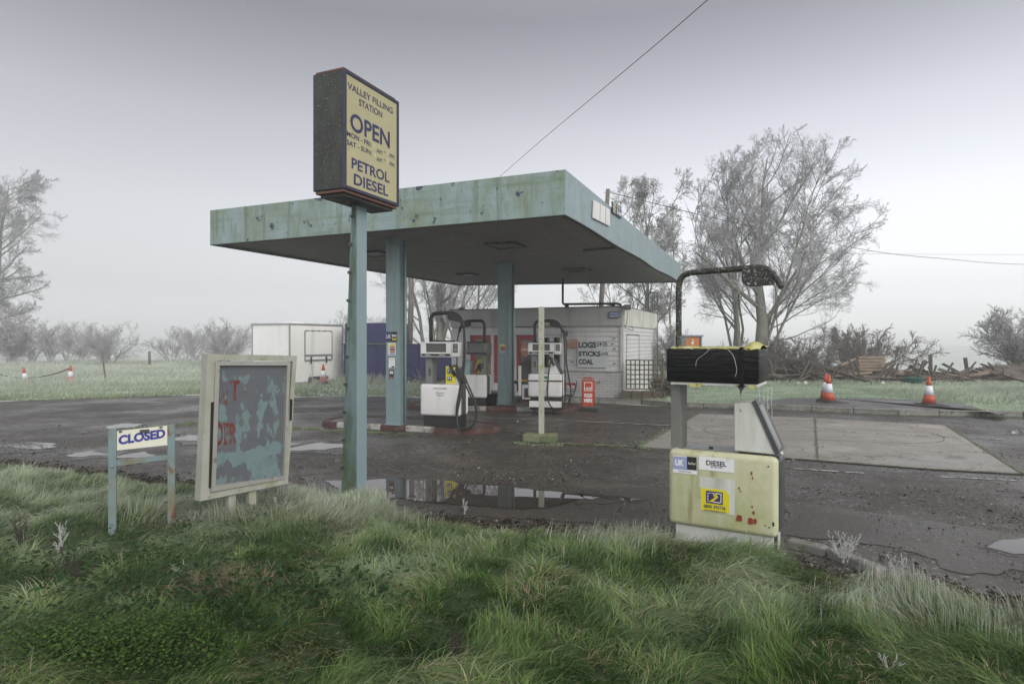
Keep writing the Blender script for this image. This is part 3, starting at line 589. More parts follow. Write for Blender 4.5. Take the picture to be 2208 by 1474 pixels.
for dy, (g1, g2) in ((0, ('7', '9')), (17.8, ('8', '6'))):
    sg('AM', 813.3, 319.4+dy, 328.4+dy, 825.1, bold=0); sg('-', 829, 326.4+dy*.97, 328.0+dy*.97, 832.4, bold=.01); sg('PM', 841.5, 330.4+dy, 339.6+dy, 851.3, bold=0)
    sg(g1, 806.5, 310.5+dy, 321+dy, 811.5, 'letter_ghost', .02, 'faded_digit'); sg(g2, 835.5, 322+dy, 334.5+dy, 840, 'letter_ghost', .0, 'faded_digit')
sg('PETROL', 759.8, 338.7, 362.6, 841.2, bold=.02); sg('DIESEL', 764.6, 373.2, 397.5, 838.6, bold=.02)
# tapered pole
Yp = FS.w((x1/2, T/2, 0)); xr_t = 790.3
FP = Frame((0, 0, 0), YAW); 
def plan(px, Y): return Vector(((px-CX)/F*Y, Y, 0))
pc = plan(769, Yp.y-.02)                     # front vertical corner
ux = FS.Mi @ (Vector((.9185, -.3955, 0))); vx = FS.Mi @ Vector((.3955, .9185, 0)); uL = -ux
oc = FS.Mi @ (pc-FS.o); dpv = .165
mb = MB('pole_blue', 'pole_green')
zz = [0, 1.0, 2.0, zbot-.03]; wd_ = [.165, .13, .085, .03]
hw = (zbot-.03)
c0 = [oc, oc+vx*dpv]; 
def ringp(z):
    wl = .165+(.03-.165)*z/hw; return [oc+Vector((0, 0, z)), oc+vx*dpv+Vector((0, 0, z)), oc+vx*dpv+uL*wl+Vector((0, 0, z)), oc+uL*wl+Vector((0, 0, z))]
r0, r1 = ringp(-.05), ringp(hw)
mb.poly([r0[0], r0[1], r1[1], r1[0]], 0)
for i in (1, 2, 3): mb.poly([r0[i], r0[(i+1) % 4], r1[(i+1) % 4], r1[i]], 1)
mb.poly(r1, 0); mb.build('pole', pole_sign)
mb = MB('pole_green', 'dark_trim')           # bolted flange down the slanting edge
fl = []
mb.prism([r0[3], r1[3], r1[3]+uL*.022, r0[3]+uL*.022], vx*-.012)
for k in range(11):
    p = r0[3].lerp(r1[3], (k+.5)/11)+uL*.012-vx*.02; mb.box(p.x-.014, p.y-.014, p.z-.014, p.x+.014, p.y+.014, p.z+.014, 1)
mb.build('bolted_flange', pole_sign)
mb = MB('dark_trim'); q = oc+vx*dpv*.5+uL*.02; mb.box(q.x-.07, q.y-.07, hw-.03, q.x+.07, q.y+.07, hw+.002); mb.build('pole_cap', pole_sign)

# ================================================================ CLOSED SIGN and POSTER BOARD on the verge
pL, pR = at(242, 1170, 5.07), at(370, 1140, 5.28)
FX = Frame((pL.x, pL.y, 0), math.degrees(math.atan2(pR.y-pL.y, pR.x-pL.x)))
cs = empty('closed_sign', FX, 'small white sign reading CLOSED clipped between two rusty pale green posts', 'sign')
def post(x0, x1_, ytop, name):
    a, _ = FX.pl(x0, 1000); b2, _ = FX.pl(x1_, 1000); _, z = FX.pl((x0+x1_)/2, ytop)
    mb = MB('post_rusty'); mb.box(a, 0, -.1, b2, .045, z, 0, .004); return mb.build(name, cs), a, b2, z
po1, a0, a1, z1 = post(233, 251, 924, 'post'); po2, b0, b1, z2 = post(361, 377.5, 915, 'post')
pq = lambda x, y: FX.pl(x, y, .01)
c = [pq(252, 929), pq(252, 970.5), pq(361, 959), pq(361, 917)]
mb = MB('closed_panel'); mb.prism([(x, .008, z) for x, z in c], (0, .006, 0)); pan = mb.build('sign_panel', cs)
t0, t1, t2 = pq(255.5, 959), pq(356.5, 951), pq(255.5, 937)
text('CLOSED', t0[0], t0[1], t1[0], t0[1]+(t2[1]-t0[1])*.93, 'letter_blue', pan, .006, .05, skew=.105)
c = [pq(251, 992), pq(251, 1004), pq(362, 990), pq(362, 980)]
mb = MB('post_rusty'); mb.prism([(x, .006, z) for x, z in c], (0, .03, 0)); mb.build('cross_bar', cs)
mb = MB('steel'); mb.tube([(a0+.03, -.012, FX.pl(245, 1005)[1]), (a0+.03, .0, FX.pl(245, 1005)[1])], .009, 8); mb.build('bolt', cs)
mb = MB('dark_trim'); 
for x, y, w_, h_ in ((312, 925, .035, .028), (260, 928, .012, .012), (347, 919, .012, .012)):
    X, Z = pq(x, y); mb.box(X-w_, -.004, Z-h_, X+w_, .024, Z, 0, .003)
X, Z = pq(312, 925); mb.tube([(X+.018*math.cos(t), .01+.004*t, Z+.018+.018*math.sin(t)) for t in np.linspace(0, 6.2, 12)], .004, 5)
build_each(mb, 'clip', cs)

bl, br_ = plan(436, 5.25), plan(627, 5.98)
FB = Frame((bl.x, bl.y, 0), math.degrees(math.atan2(br_.y-bl.y, br_.x-bl.x)))
bd = empty('poster_board', FB, 'leaning cream framed poster board with flaked blue paint and faded red letters', 'board')
OUT = [FB.pl(x, y) for x, y in ((443.6, 762.5), (636.5, 766.6), (616.5, 1041), (427.5, 1079))]
IN = [FB.pl(x, y) for x, y in ((464, 776), (627, 779), (607, 1031), (449, 1061))]
IN2 = [FB.pl(x, y) for x, y in ((459, 779), (620.5, 779.5), (609, 1030), (449.5, 1059))]
PAN = [FB.pl(x, y) for x, y in ((467.8, 787.4), (613.5, 787.4), (605.5, 1025), (459, 1045.7))]
def ringframe(name, A_, B_, y0, y1, mat, parent):
    mb = MB(mat)
    for i in range(4):
        j = (i+1) % 4; mb.prism([(A_[i][0], y0, A_[i][1]), (A_[j][0], y0, A_[j][1]), (B_[j][0], y0, B_[j][1]), (B_[i][0], y0, B_[i][1])], (0, y1-y0, 0))
    return mb.build(name, parent)
ringframe('outer_frame', OUT, IN, -.03, .06, 'frame_cream', bd)
ringframe('inner_frame', IN2, PAN, -.045, .045, 'frame_alu', bd)
mb = MB('board_flaked'); mb.prism([(x, -.012, z) for x, z in PAN], (0, .03, 0)); panel = mb.build('panel', bd)
mb = MB('black_plastic')       # dark gap strips between the frames
for px, y0, y1 in ((452.5, 866, 1050), (622.5, 860, 905)):
    X, Za = FB.pl(px, y0); X2, Zb = FB.pl(px-(5 if px < 500 else 1.5), y1); mb.prism([(X-.008, -.04, Za), (X+.014, -.04, Za), (X2+.014, -.04, Zb), (X2-.008, -.04, Zb)], (0, .07, 0))
build_each(mb, 'gap_strip', bd)
def bt(s, x0, y0, x1_, y1, bold=.03):
    a = FB.pl(x0, y1); b2 = FB.pl(x1_, y1); c_ = FB.pl(x0, y0); text(s, a[0], a[1], b2[0], c_[1], 'red_faded', panel, -.0145, bold, 'faded_letters')
bt('C', 467, 814, 477, 868); bt('E', 478, 822, 490, 872); bt('T', 495, 820, 514, 864); bt('-', 520, 843, 530, 848, .04)
bt('D', 462.5, 910, 479, 962); bt('E', 481, 912, 492, 958); bt('R', 493, 912, 508, 956)
for px in (493, 537):
    X, Z = FB.pl(px, 1065); X2, _ = FB.pl(px+16, 1065); mb = MB('frame_cream'); mb.box(X, .0, -.1, X2, .05, Z+.03, 0, .004); mb.build('leg', bd)
rs = Frame(gp(693, 1068), 0); mb = MB('violet_ink'); mb.tube([(0, 0, -.03), (.0, 0, .03), (-.012, 0, .09)], [.008, .012, .011], 7)
o = mb.build('bottle_cap_stub'); o.name = 'purple_stake'; o.location = rs.o; tag(o, 'short purple stub poking out of the frosty grass left of the sign pole', 'stake')

# ================================================================ PUMP ISLANDS
def island(name, front_a, front_b, wd, h, segs, label, top='island_top'):
    a, b = Vector(front_a), Vector(front_b); d = b-a; Ln = d.length; ang = math.atan2(d.y, d.x); fr = Frame((a.x, a.y, 0), math.degrees(ang))
    e = empty(name, fr, label, 'kerb island')
    rr = wd/2
    def out(r_, inset=0):
        pts = []
        for k in range(13):
            t = -math.pi/2+math.pi*k/12; pts.append((Ln-rr+(rr-inset)*math.cos(t), rr+(rr-inset)*math.sin(t)))
        for k in range(13):
            t = math.pi/2+math.pi*k/12; pts.append((rr+(rr-inset)*math.cos(t), rr+(rr-inset)*math.sin(t)))
        return pts
    mb = MB(top); mb.prism([(x, y, -.01) for x, y in out(rr, .12)], (0, 0, h+.005)); mb.build('island_top', e)
    for i, (s0, s1, mt) in enumerate(segs):
        mb = MB(mt)
        if i == len(segs)-1:
            o1, o2 = out(rr)[:13], out(rr, .118)[:13]; o1 = [(s0*Ln, 0)]+o1; o2 = [(s0*Ln, .118)]+o2
            mb.prism([(x, y, -.01) for x, y in o1+o2[::-1]], (0, 0, h+.018))
        elif i == 0:
            o1, o2 = out(rr)[13:], out(rr, .118)[13:]; o1 = o1+[(s1*Ln, 0)]; o2 = o2+[(s1*Ln, .118)]
            mb.prism([(x, y, -.01) for x, y in o1+o2[::-1]], (0, 0, h+.018))
        else: mb.box(s0*Ln+.004, 0, -.01, s1*Ln-.004, .118, h+.018, 0, .02)
        bmesh.ops.bevel(mb.bm, geom=[ed for ed in mb.bm.edges if all(v.co.z > h for v in ed.verts)], offset=.02, segments=2, affect='EDGES') if i in (0, len(segs)-1) else None
        mb.build('kerb_block', e)
    mb = MB('kerb_red'); mb.box(rr, wd-.11, -.01, Ln-rr, wd, h+.012, 0, .02); mb.build('rear_kerb', e)
    return fr, e
ia, ib = gp(668, 918.5), gp(1052, 939)
isl1, _ = island('pump_island', (ia.x, ia.y, 0), (ib.x, ib.y, 0), 1.15, .085, ((0, .16, 'kerb_red'), (.16, .30, 'kerb_white'), (.30, .42, 'kerb_white'), (.42, .56, 'kerb_red'), (.56, .72, 'kerb_white'), (.72, 1, 'kerb_red')), 'near raised pump island edged with worn red and white painted kerbs')
ja, jb = gp(960, 886), gp(1246, 888.5)
isl2, _ = island('pump_island', (ja.x-1.1, ja.y+.35, 0), (jb.x, jb.y, 0), 1.15, .085, ((0, .2, 'kerb_red'), (.2, .34, 'kerb_white'), (.34, .49, 'kerb_white'), (.49, .66, 'kerb_red'), (.66, .865, 'kerb_white'), (.865, 1, 'kerb_red')), 'far pump island with faded red and white kerbs in front of the shop')

# ================================================================ PUMPS
def arc_frame(x0, x1_, z0, z1_, y, rad=.14):
    pts = [(x0, y, z0), (x0, y, z1_-rad)]
    for k in range(1, 8):
        t = math.pi-math.pi/2*k/7; pts.append((x0+rad+rad*math.cos(t), y, z1_-rad+rad*math.sin(t)))
    return pts
def fuel_pump(frame, label, group, S, mirror=False, teal=False):
    e = empty('fuel_pump', frame, label, 'fuel pump', group); W, D = .80, .44
    X = (lambda x: W-x) if mirror else (lambda x: x)
    mb = MB(S.get('plinth', 'black_plastic')); mb.box(.05, .05, 0, W-.05, D-.03, S['zc']+.01, 0, .01); mb.build('plinth', e)
    mb = MB(S.get('cab', 'pump_white')); mb.box(0, 0, S['zc'], W-.02, .12, S['zt'], 0, .05, 4); fd = mb.build('front_door', e)
    mb = MB('dark_trim'); mb.box(.03, .121, S['zc']+.02, W-.03, D-.10, S['zt']-.03, 0, .01); mb.build('cabinet', e)
    mb = MB(S.get('cab', 'pump_white')); mb.box(0, D-.10, S['zc'], W-.02, D, S['zt'], 0, .045, 4); mb.build('rear_door', e)
    mb = MB('steel'); mb.box(.06, .10, S['zt']-.031, W-.06, D-.1, S['zt']-.012); mb.build('top_tray', e)
    mb = MB('pump_grey', 'dark_trim'); mb.box(X(.06), .12, S['zt']-.02, X(.19), .34, S['zh']+.01, 0, .006); mb.box(X(.12), .118, S['zt']+.14, X(.17), .1205, S['zt']+.28, 1); mb.build('post', e)
    # head: surround, glass, side module
    z0, z1_ = S['zh'], S['zk']; sc = S.get('head', 'pump_white')
    mb = MB(sc); t = .035
    mb.box(X(-.0), .03, z0, X(.60), .40, z0+.085, 0, .012); mb.box(X(0), .03, z1_-.03, X(.60), .40, z1_, 0, .01)
    mb.box(X(0), .03, z0+.08, X(.10), .40, z1_-.028, 0, .008); mb.box(X(.50), .03, z0+.08, X(.60), .40, z1_-.028, 0, .008); mb.box(X(.09), .33, z0+.08, X(.51), .38, z1_-.028)
    hd = mb.build('display_head', e)
    mb = MB('glass_dark'); mb.box(X(.101), .07, z0+.086, X(.499), .32, z1_-.031); mb.build('display_glass', hd)
    mb = MB('black_ink'); mb.box(X(.02), .026, z0+.018, X(.585), .029, z0+.062); stp = mb.build('name_strip', hd)
    if not mirror:
        for a_ in (.10, .38): text('Diesel', a_, z0+.03, a_+.1, z0+.05, 'white_ink', stp, .0245, .01)
    mb = MB('pump_teal' if teal else sc); mb.box(X(.603), .02, z0, X(.745), .42, z1_-.003, 0, .02, 3); sm = mb.build('side_module', e)
    if not teal:
        mb = MB('black_ink', 'pump_grey', 'steel'); mb.box(X(.64), .014, z0+.085, X(.735), .0195, z1_-.03); mb.box(X(.655), .011, z1_-.085, X(.725), .0135, z1_-.05, 1); mb.box(X(.655), .011, z0+.1, X(.725), .0135, z0+.17, 1); mb.build('key_pad', sm)
    mb = MB('black_plastic'); mb.box(X(.16), .10, z1_+.001, X(.56), .34, z1_+.03, 0, .01); mb.build('top_cover', e)
    # overhead hose frame
    zf_ = S['zf']; pts = arc_frame(.13, .6, z1_-.01, zf_, .2, .11)
    pts = pts+[(.45, .2, zf_), (.58, .2, zf_-.008), (.68, .2, zf_-.07), (.75, .2, zf_-.18), (.775, .2, zf_-.27)]
    mb = MB('rubber'); mb.tube([(X(p[0]), p[1], p[2]) for p in smooth_path(pts, 3)], .034, 10); mb.build('hose_arm', e)
    mb = MB('black_plastic'); mb.prism([(X(a_), .17, b_) for a_, b_ in ((.48, zf_+.01), (.60, zf_), (.70, zf_-.08), (.755, zf_-.18), (.64, zf_-.155), (.50, zf_-.13), (.475, zf_-.10))], (0, .06, 0)); mb.build('hose_hood', e)
    # nozzle boot: wedge with sloping dark holster
    zt_ = S['zt']; mb = MB('pump_teal' if teal else sc)
    mb.prism([(X(a_), .10, b_) for a_, b_ in ((.47, zt_), (.47, zt_+.32), (.56, zt_+.33), (.74, zt_))], (0, .25, 0)); nb = mb.build('nozzle_boot', e)
    mb = MB('dark_trim'); mb.prism([(X(a_), .09, b_) for a_, b_ in ((.562, zt_+.34), (.60, zt_+.325), (.785, zt_+.005), (.745, zt_-.005))], (0, .27, 0)); mb.build('holster', nb)
    if S.get('sticker'):
        mb = MB('yellow_sticker'); mb.box(X(.475), .094, zt_+.01, X(.66), .098, zt_+.31); sk = mb.build('sticker', nb)
        mb = MB('violet_ink', 'white_ink')
        for zc in (.225, .095):
            mb.box(X(.50), .090, zt_+zc-.03, X(.59), .0935, zt_+zc+.045); mb.box(X(.515), .0875, zt_+zc-.015, X(.575), .0898, zt_+zc+.032, 1); mb.box(X(.53), .085, zt_+zc-.02, X(.562), .087, zt_+zc+.02, 0)
        mb.build('sticker_emblem', sk)
        for zc in (.165, .035): text('0800 393736', .49, zt_+zc, .635, zt_+zc+.014, 'violet_ink', sk, .0925, .01)
    for ho in S['hoses']:
        mb = MB('rubber'); mb.tube([(X(p[0]), p[1], p[2]) for p in smooth_path(ho, 6)], .016, 8); mb.build('hose', e)
    nx, nz = S['noz']
    mb = MB('black_plastic', 'steel'); mb.tube([(X(nx), .06, nz), (X(nx+.04), .06, nz-.09), (X(nx+.10), .06, nz-.2)], [.022, .028, .02], 8); mb.tube([(X(nx+.035), .06, nz+.01), (X(nx+.13), .05, nz-.15)], .008, 6, 1); mb.box(X(nx+.02), .045, nz-.10, X(nx+.07), .085, nz-.03); mb.build('nozzle', e)
    return e, fd
HZ = -.1     # islands are about a tenth of a metre high
p1 = gp(905, 921, .085); F1 = Frame((p1.x, p1.y, .09), -17)
q = lambda y, Y: EYE-(y-CY)/F*Y-.09
S1 = dict(zc=q(898, 11), zt=q(829, 11), zh=q(770, 11), zk=q(737, 11), zf=q(673.5, 11), sticker=True, noz=(.56, 1.13),
    hoses=[[(.775, .2, q(700, 11)), (.79, .18, q(740, 11)), (.80, .1, 1.1), (.78, .02, .75), (.73, -.03, .35), (.76, -.06, .1), (.88, -.08, .02), (1.02, -.08, .06), (1.10, -.06, .2), (1.08, -.03, .42), (.94, 0, .68), (.80, .03, .93), (.68, .05, 1.07)],
           [(.79, .2, q(700, 11)), (.805, .2, 1.35), (.815, .1, 1.0), (.80, .0, .6), (.755, -.05, .28), (.80, -.12, .05), (.95, -.13, .01), (1.07, -.1, .09), (1.13, -.06, .28), (1.06, -.03, .55), (.93, 0, .80), (.86, .03, .95)]])
P1, fd1 = fuel_pump(F1, 'white fuel pump with yellow sticker on the near island beside the stickered column', 'fuel pumps under the canopy', S1)
text('BS EN 590:2009', .27, S1['zt']-.085, .53, S1['zt']-.06, 'pump_grey', fd1, -.003, .02); text('Cleaner', .31, S1['zt']-.165, .48, S1['zt']-.13, 'pump_grey', fd1, -.003, -.005); text('Diesel', .33, S1['zt']-.21, .46, S1['zt']-.175, 'pump_grey', fd1, -.003, -.005)
p3 = gp(1138, 884, .085); F3 = Frame((p3.x, p3.y+.05, .09), -12); Y3 = p3.y; q3 = lambda y: EYE-(y-CY)/F*Y3-.09
S3 = dict(zc=q3(856), zt=q3(806), zh=q3(764), zk=q3(739), zf=q3(691), noz=(.50, 1.2), plinth='black_plastic',
    hoses=[[(.775, .2, q3(710)), (.82, .16, 1.5), (.835, .1, 1.1), (.85, .05, .7), (.86, .0, .3), (.80, -.05, .06), (.66, -.06, .03), (.52, -.05, .12), (.46, -.04, .35), (.47, 0, .7), (.50, .04, 1.0), (.53, .06, 1.12)],
           [(.80, .2, q3(710)), (.86, .2, 1.5), (.87, .1, 1.1), (.93, .1, .7), (.97, .1, .35), (.90, .08, .08), (.83, .05, .06)]])
P3, fd3 = fuel_pump(F3, 'white fuel pump on the far island with a green label and black band', 'fuel pumps under the canopy', S3)
mb = MB('rubber'); mb.box(-.006, -.006, S3['zt']-.17, .785, .0, S3['zt']-.14); mb.build('band', P3)
mb = MB('green_sticker'); mb.box(.37, -.004, S3['zt']-.11, .47, -.001, S3['zt']-.04); mb.build('sticker', P3)
mb = MB('pump_white'); mb.box(.03, .02, .06, .77, .06, .20, 0, .006); mb.build('lower_panel', P3)
# pump seen half hidden, facing the other way
e4 = at(984, 870, 15.0); F4 = Frame((e4.x-.02, e4.y, .09), -15); q4 = lambda y: EYE-(y-CY)/F*15.2-.09
S4 = dict(zc=q4(855), zt=q4(806), zh=q4(764), zk=q4(739), zf=q4(692), noz=(.20, 1.02), head='pump_grey', cab='white_panel',
    hoses=[[(.775, .2, q4(712)), (.82, .16, 1.5), (.80, .1, 1.1), (.78, .05, .7), (.76, .0, .3), (.7, -.02, .1)]])
P4, _ = fuel_pump(F4, 'far island fuel pump with blue end panel, half hidden behind the near white pump', 'fuel pumps under the canopy', S4, mirror=True, teal=True)

# the abandoned diesel pump in the verge
Zf = 4.70; PHI = 30; wdt = .822
c0 = plan(1441, Zf+.5*wdt+.012); FD = Frame((c0.x, c0.y, 0), -PHI)
dp = empty('diesel_pump', FD, 'abandoned lime green stained diesel pump with black wrapped head standing in the verge', 'fuel pump')
pz = lambda x, y, ly=0: FD.pl(x, y, ly)
xa, zA = pz(1441, 1131); xb, zB = pz(1677, 1160); zc0 = (zA+zB)/2; zc1 = (pz(1450, 969)[1]+pz(1665, 984)[1])/2; Wd = xb
mb = MB('cab_lime'); mb.box(0, 0, zc0, Wd, .10, zc1, 0, .045, 5); fdoor = mb.build('front_door', dp)
mb = MB('dark_trim'); mb.box(.012, .102, zc0+.02, Wd+.012, .37, zc1-.02, 0, .03, 4); mb.build('cabinet', dp)
mb = MB('cab_grey'); mb.box(.0, .372, zc0, Wd, .43, zc1, 0, .035, 4); mb.build('rear_door', dp)
mb = MB('cab_grey', 'dark_trim'); mb.box(.05, .04, -.08, Wd-.035, .36, zc0+.01, 0, .006); mb.box(Wd-.034, .06, -.08, Wd-.012, .11, zc0+.012, 1); mb.box(Wd-.034, .18, -.08, Wd-.02, .34, zc0+.012, 0); mb.build('plinth', dp)
mb = MB('steel', 'black_plastic'); mb.box(.08, .11, zc1-.02, Wd-.06, .34, zc1+.002); mb.box(.3, .13, zc1+.002, .33, .16, zc1+.02, 1); mb.build('top_tray', dp)
hx0, hz0 = pz(1438, 826); hx1, _ = pz(1637, 790); hz1 = (pz(1436, 751)[1]+pz(1636, 751)[1])/2; hz0 = (hz0+pz(1638, 830.6)[1])/2
px0, _ = pz(1446.5, 900, .08); px1, _ = pz(1467, 900, .08)
mb = MB('pump_grey'); mb.box(px0, .08, zc1-.015, px1, .30, hz0+.01, 0, .004); mb.build('post', dp)
# wrapped head
mb = MB('tape_black'); mb.box(hx0, -.02, hz0+.012, hx1, .52, hz1, 0, .018, 3); head = mb.build('wrapped_head', dp)
mb = MB('tape_black')
gx = pz(1595, 790)[0]; gx2 = pz(1604, 790)[0]; mb.box(gx, -.026, hz0-.015, gx2, .525, hz1+.012, 0, .003)
rr = random.Random(4)
zs = np.linspace(hz0+.03, hz1-.02, 7)
for k, z in enumerate(zs):
    sk_ = rr.uniform(-.008, .008); mb.prism([(hx0-.003, -.0225, z), (hx1+.003, -.0225, z+sk_), (hx1+.003, -.0225, z+sk_+.0025), (hx0-.003, -.0225, z+.0025)], (0, .004, 0))
build_each(mb, 'tape_strip', head)
mb = MB('cab_grey'); mb.box(hx0+.03, -.0, hz0-.012, hx1-.01, .5, hz0+.010, 0, .004); mb.build('head_tray', head)
# crumpled yellow-and-white sheet on top
n = 26; mb = MB('tape_yellow'); g = []
for i in range(n+1):
    row = []
    for j in range(7):
        x = hx0+.01+(hx1-hx0-.0)*i/n; y = -.02+.53*j/6
        bulge = .045*math.exp(-((i-n+2.2)/1.6)**2)*(1 if j < 4 else .5)
        z = hz1+.010+.016*mnoise.noise(Vector((x*9, y*9, 2)))+bulge
        if j in (0, 6): z = hz1-.006+.006*math.sin(i*1.3)
        row.append(mb.bm.verts.new((x, y, z)))
    g.append(row)
for i in range(n):
    for j in range(6): f = mb.bm.faces.new((g[i][j], g[i+1][j], g[i+1][j+1], g[i][j+1])); f.smooth = True
sheet_o = mb.build('torn_plastic_sheet', head)
tx0, tx1 = pz(1502, 748)[0], pz(1608, 748)[0]
tm = text('SORRY  IT IS', tx0, 0, tx1, 1, 'black_ink', sheet_o, 0, .03)
for v_ in tm.data.vertices: y = .04+v_.co.z*.14; v_.co = Vector((v_.co.x, y, hz1+.034))
mb = MB('tape_yellow')
for xx, ww in ((1485, 22), (1500, 14), (1590, 8), (1612, 18)):
    X, _ = pz(xx, 828); X2, _ = pz(xx+ww, 828); mb.prism([(X, -.012, hz0+.004), (X2, -.012, hz0+.004), (X2-.01, -.012, hz0-.022), ((X+X2)/2, -.012, hz0-.03), (X+.01, -.012, hz0-.018)], (0, .004, 0))
build_each(mb, 'torn_tape', head)
mb = MB('fallen_mat'); X, _ = pz(1597, 830); mb.prism([(X-.03, -.015, hz0+.0), (X+.04, -.015, hz0), (X+.012, -.015, hz0-.04), (X, -.015, hz0-.075), (X-.008, -.015, hz0-.03)], (0, .012, 0)); mb.build('hanging_leaf', head)
# hose arm
ay = .12
def q5(x, y): X, Z = pz(x, y, ay); return (X, ay, Z)
arm = smooth_path([q5(1463.5, 752), q5(1463.5, 700), q5(1463.5, 640), q5(1464.5, 612), q5(1471, 597), q5(1486, 589), q5(1520, 585), q5(1570, 581.5), q5(1605, 578.5), q5(1640, 577.5), q5(1660, 584), q5(1674, 600), q5(1686, 621)], 4)
mb = MB('lichen_black'); mb.tube(arm, [.025]*(len(arm)-9)+[.022]*9, 12); mb.build('hose_arm', dp)
hd = [pz(x, y, ay) for x, y in ((1601, 583), (1601, 611), (1612, 618), (1668, 614), (1671, 606), (1662, 588), (1646, 580), (1620, 580))]
mb = MB('lichen_black'); mb.prism([(x, ay-.035, z) for x, z in hd], (0, .07, 0)); bmesh.ops.bevel(mb.bm, geom=list(mb.bm.edges), offset=.005, segments=2, affect='EDGES'); mb.build('hose_hood', dp)
# nozzle boot
ny = .06; nb_ = [pz(x, y, ny) for x, y in ((1582.5, 869), (1584, 970), (1672, 979), (1622, 868))]
zt_ = zc1+.018
nb_ = [(nb_[0][0], nb_[0][1]), (nb_[1][0], zt_), (nb_[2][0], zt_-.004), (nb_[3][0], nb_[3][1])]
mb = MB('cab_grey'); mb.prism([(x, ny, z) for x, z in nb_], (0, .29, 0)); bmesh.ops.bevel(mb.bm, geom=list(mb.bm.edges), offset=.006, segments=2, affect='EDGES'); nb2 = mb.build('nozzle_boot', dp)
d_ = Vector((nb_[2][0]-nb_[3][0], 0, nb_[2][1]-nb_[3][1])).normalized(); nrm = Vector((-d_.z, 0, d_.x)); nrm = nrm if nrm.x > 0 else -nrm
s0, s1 = Vector((nb_[3][0], ny-.008, nb_[3][1]))-d_*.01, Vector((nb_[2][0], ny-.008, nb_[2][1]))+d_*.0
mb = MB('dark_trim', 'steel'); mb.prism([s0+nrm*.002, s1+nrm*.002, s1+nrm*.035, s0+nrm*.035], (0, .306, 0)); mb.prism([s0+d_*.05+nrm*.036, s1-d_*.03+nrm*.036, s1-d_*.03+nrm*.046, s0+d_*.05+nrm*.046], (0, .14, 0), 1)
mb.build('holster', nb2)
mb = MB('black_plastic'); X, Z = pz(1590, 972); mb.box(nb_[1][0]+.03, ny+.01, zc1+.0, nb_[2][0]-.02, ny+.25, zt_); mb.build('boot_foot', nb2)
# stickers
def dst(x0, y0, x1_, y1, mat, name, par, ly=-.002, th=.0015):
    a, b2, c_, d2 = FD.rect(x0, y0, x1_, y1); mb = MB(mat); mb.box(a, ly-th, b2, c_, ly, d2); return mb.build(name, par)
for sx0, sy0 in ((1648, 1004), (1650, 1135)):
    X, Z = pz(sx0, sy0); mb = MB('dark_trim'); mb.tube([(X+.03, -.004, Z), (X+.03, .004, Z)], .006, 8); mb.build('screw', fdoor)
X, Z = pz(1667, 1128); mb = MB('black_ink'); mb.box(X-.004, -.003, Z-.02, X+.008, .002, Z+.01); mb.build('lock', fdoor)
s = dst(1451, 983.5, 1503, 1020, 'white_ink', 'sticker', fdoor); dst(1451, 983.5, 1481.5, 1011, 'lilac_sticker', 'sticker_panel', s, -.0037); dst(1481.5, 984.5, 1502.5, 1012.5, 'black_ink', 'sticker_panel', s, -.0037)
a = FD.rect(1456, 990, 1475, 1003.5); text('UK', *a, 'white_ink', s, -.006, .06); a = FD.rect(1484, 995.5, 1500, 1001); text('fastfuel', *a, 'cab_grey', s, -.006, .01); a = FD.rect(1463, 1013.5, 1490, 1017.5); text('Automotive Diesel', *a, 'black_ink', s, -.004, .0)
s = dst(1507, 986, 1583.5, 1015, 'white_ink', 'sticker', fdoor); a = FD.rect(1523, 993, 1567, 1004); text('DIESEL', *a, 'black_ink', s, -.0045, .025); a = FD.rect(1533, 1004.5, 1557, 1008.5); text('BS EN 590', *a, 'black_ink', s, -.0045, .01)
s = dst(1508.5, 1030, 1584.5, 1105, 'cab_grey', 'paper_remnant', fdoor)
yp = [pz(x, y) for x, y in ((1511, 1050), (1517, 1051), (1524, 1053), (1534, 1054), (1540, 1053), (1565, 1057), (1572, 1066), (1573.5, 1074), (1572, 1084), (1573, 1106), (1512, 1099))]
mb = MB('yellow_sticker'); mb.prism([(x, -.0075, z) for x, z in yp], (0, .0025, 0)); s = mb.build('sticker', fdoor)
ey = -.0079
def dquad(mb, px, mi, ly): mb.prism([(lambda p: (p[0], ly, p[1]))(pz(x, y)) for x, y in px], (0, .0012, 0), mi)
mb = MB('violet_ink', 'white_ink', 'yellow_sticker')
a, b2, c_, d2 = FD.rect(1523, 1058.5, 1559, 1085); mb.box(a, -.0095, b2, c_, -.008, d2, 0)
def db(x0, y0, x1_, y1, mi, ly=-.0105): a, b2, c_, d2 = FD.rect(x0, y0, x1_, y1); mb.box(a, ly, b2, c_, ly+.0008, d2, mi)
db(1543, 1062.5, 1556, 1064.2, 1); db(1554.3, 1064.3, 1556, 1083, 1); db(1538, 1081, 1554.2, 1082.8, 1)
for k in range(6): db(1526, 1061+k*3.4, 1528, 1062.8+k*3.4, 1)
for k in range(4): db(1529.5+k*3.2, 1060.8, 1531.3+k*3.2, 1062.5, 1)
for dx in (0, 4.5):
    dquad(mb, ((1537+dx, 1063), (1539.6+dx, 1063), (1545+dx, 1071), (1536+dx-3, 1080.5), (1531.6+dx-3, 1080.5), (1541.6+dx, 1071)), 2, -.0118)
mb.build('sticker_emblem', s)
a = FD.rect(1518, 1088.5, 1565, 1096); text('0800 393736', *a, 'violet_ink', s, -.009, .02); a = FD.rect(1517.5, 1098, 1565, 1103.5); text('www.keyfuels.co.uk', *a, 'violet_ink', s, -.009, .01)
mb = MB('red_chip')
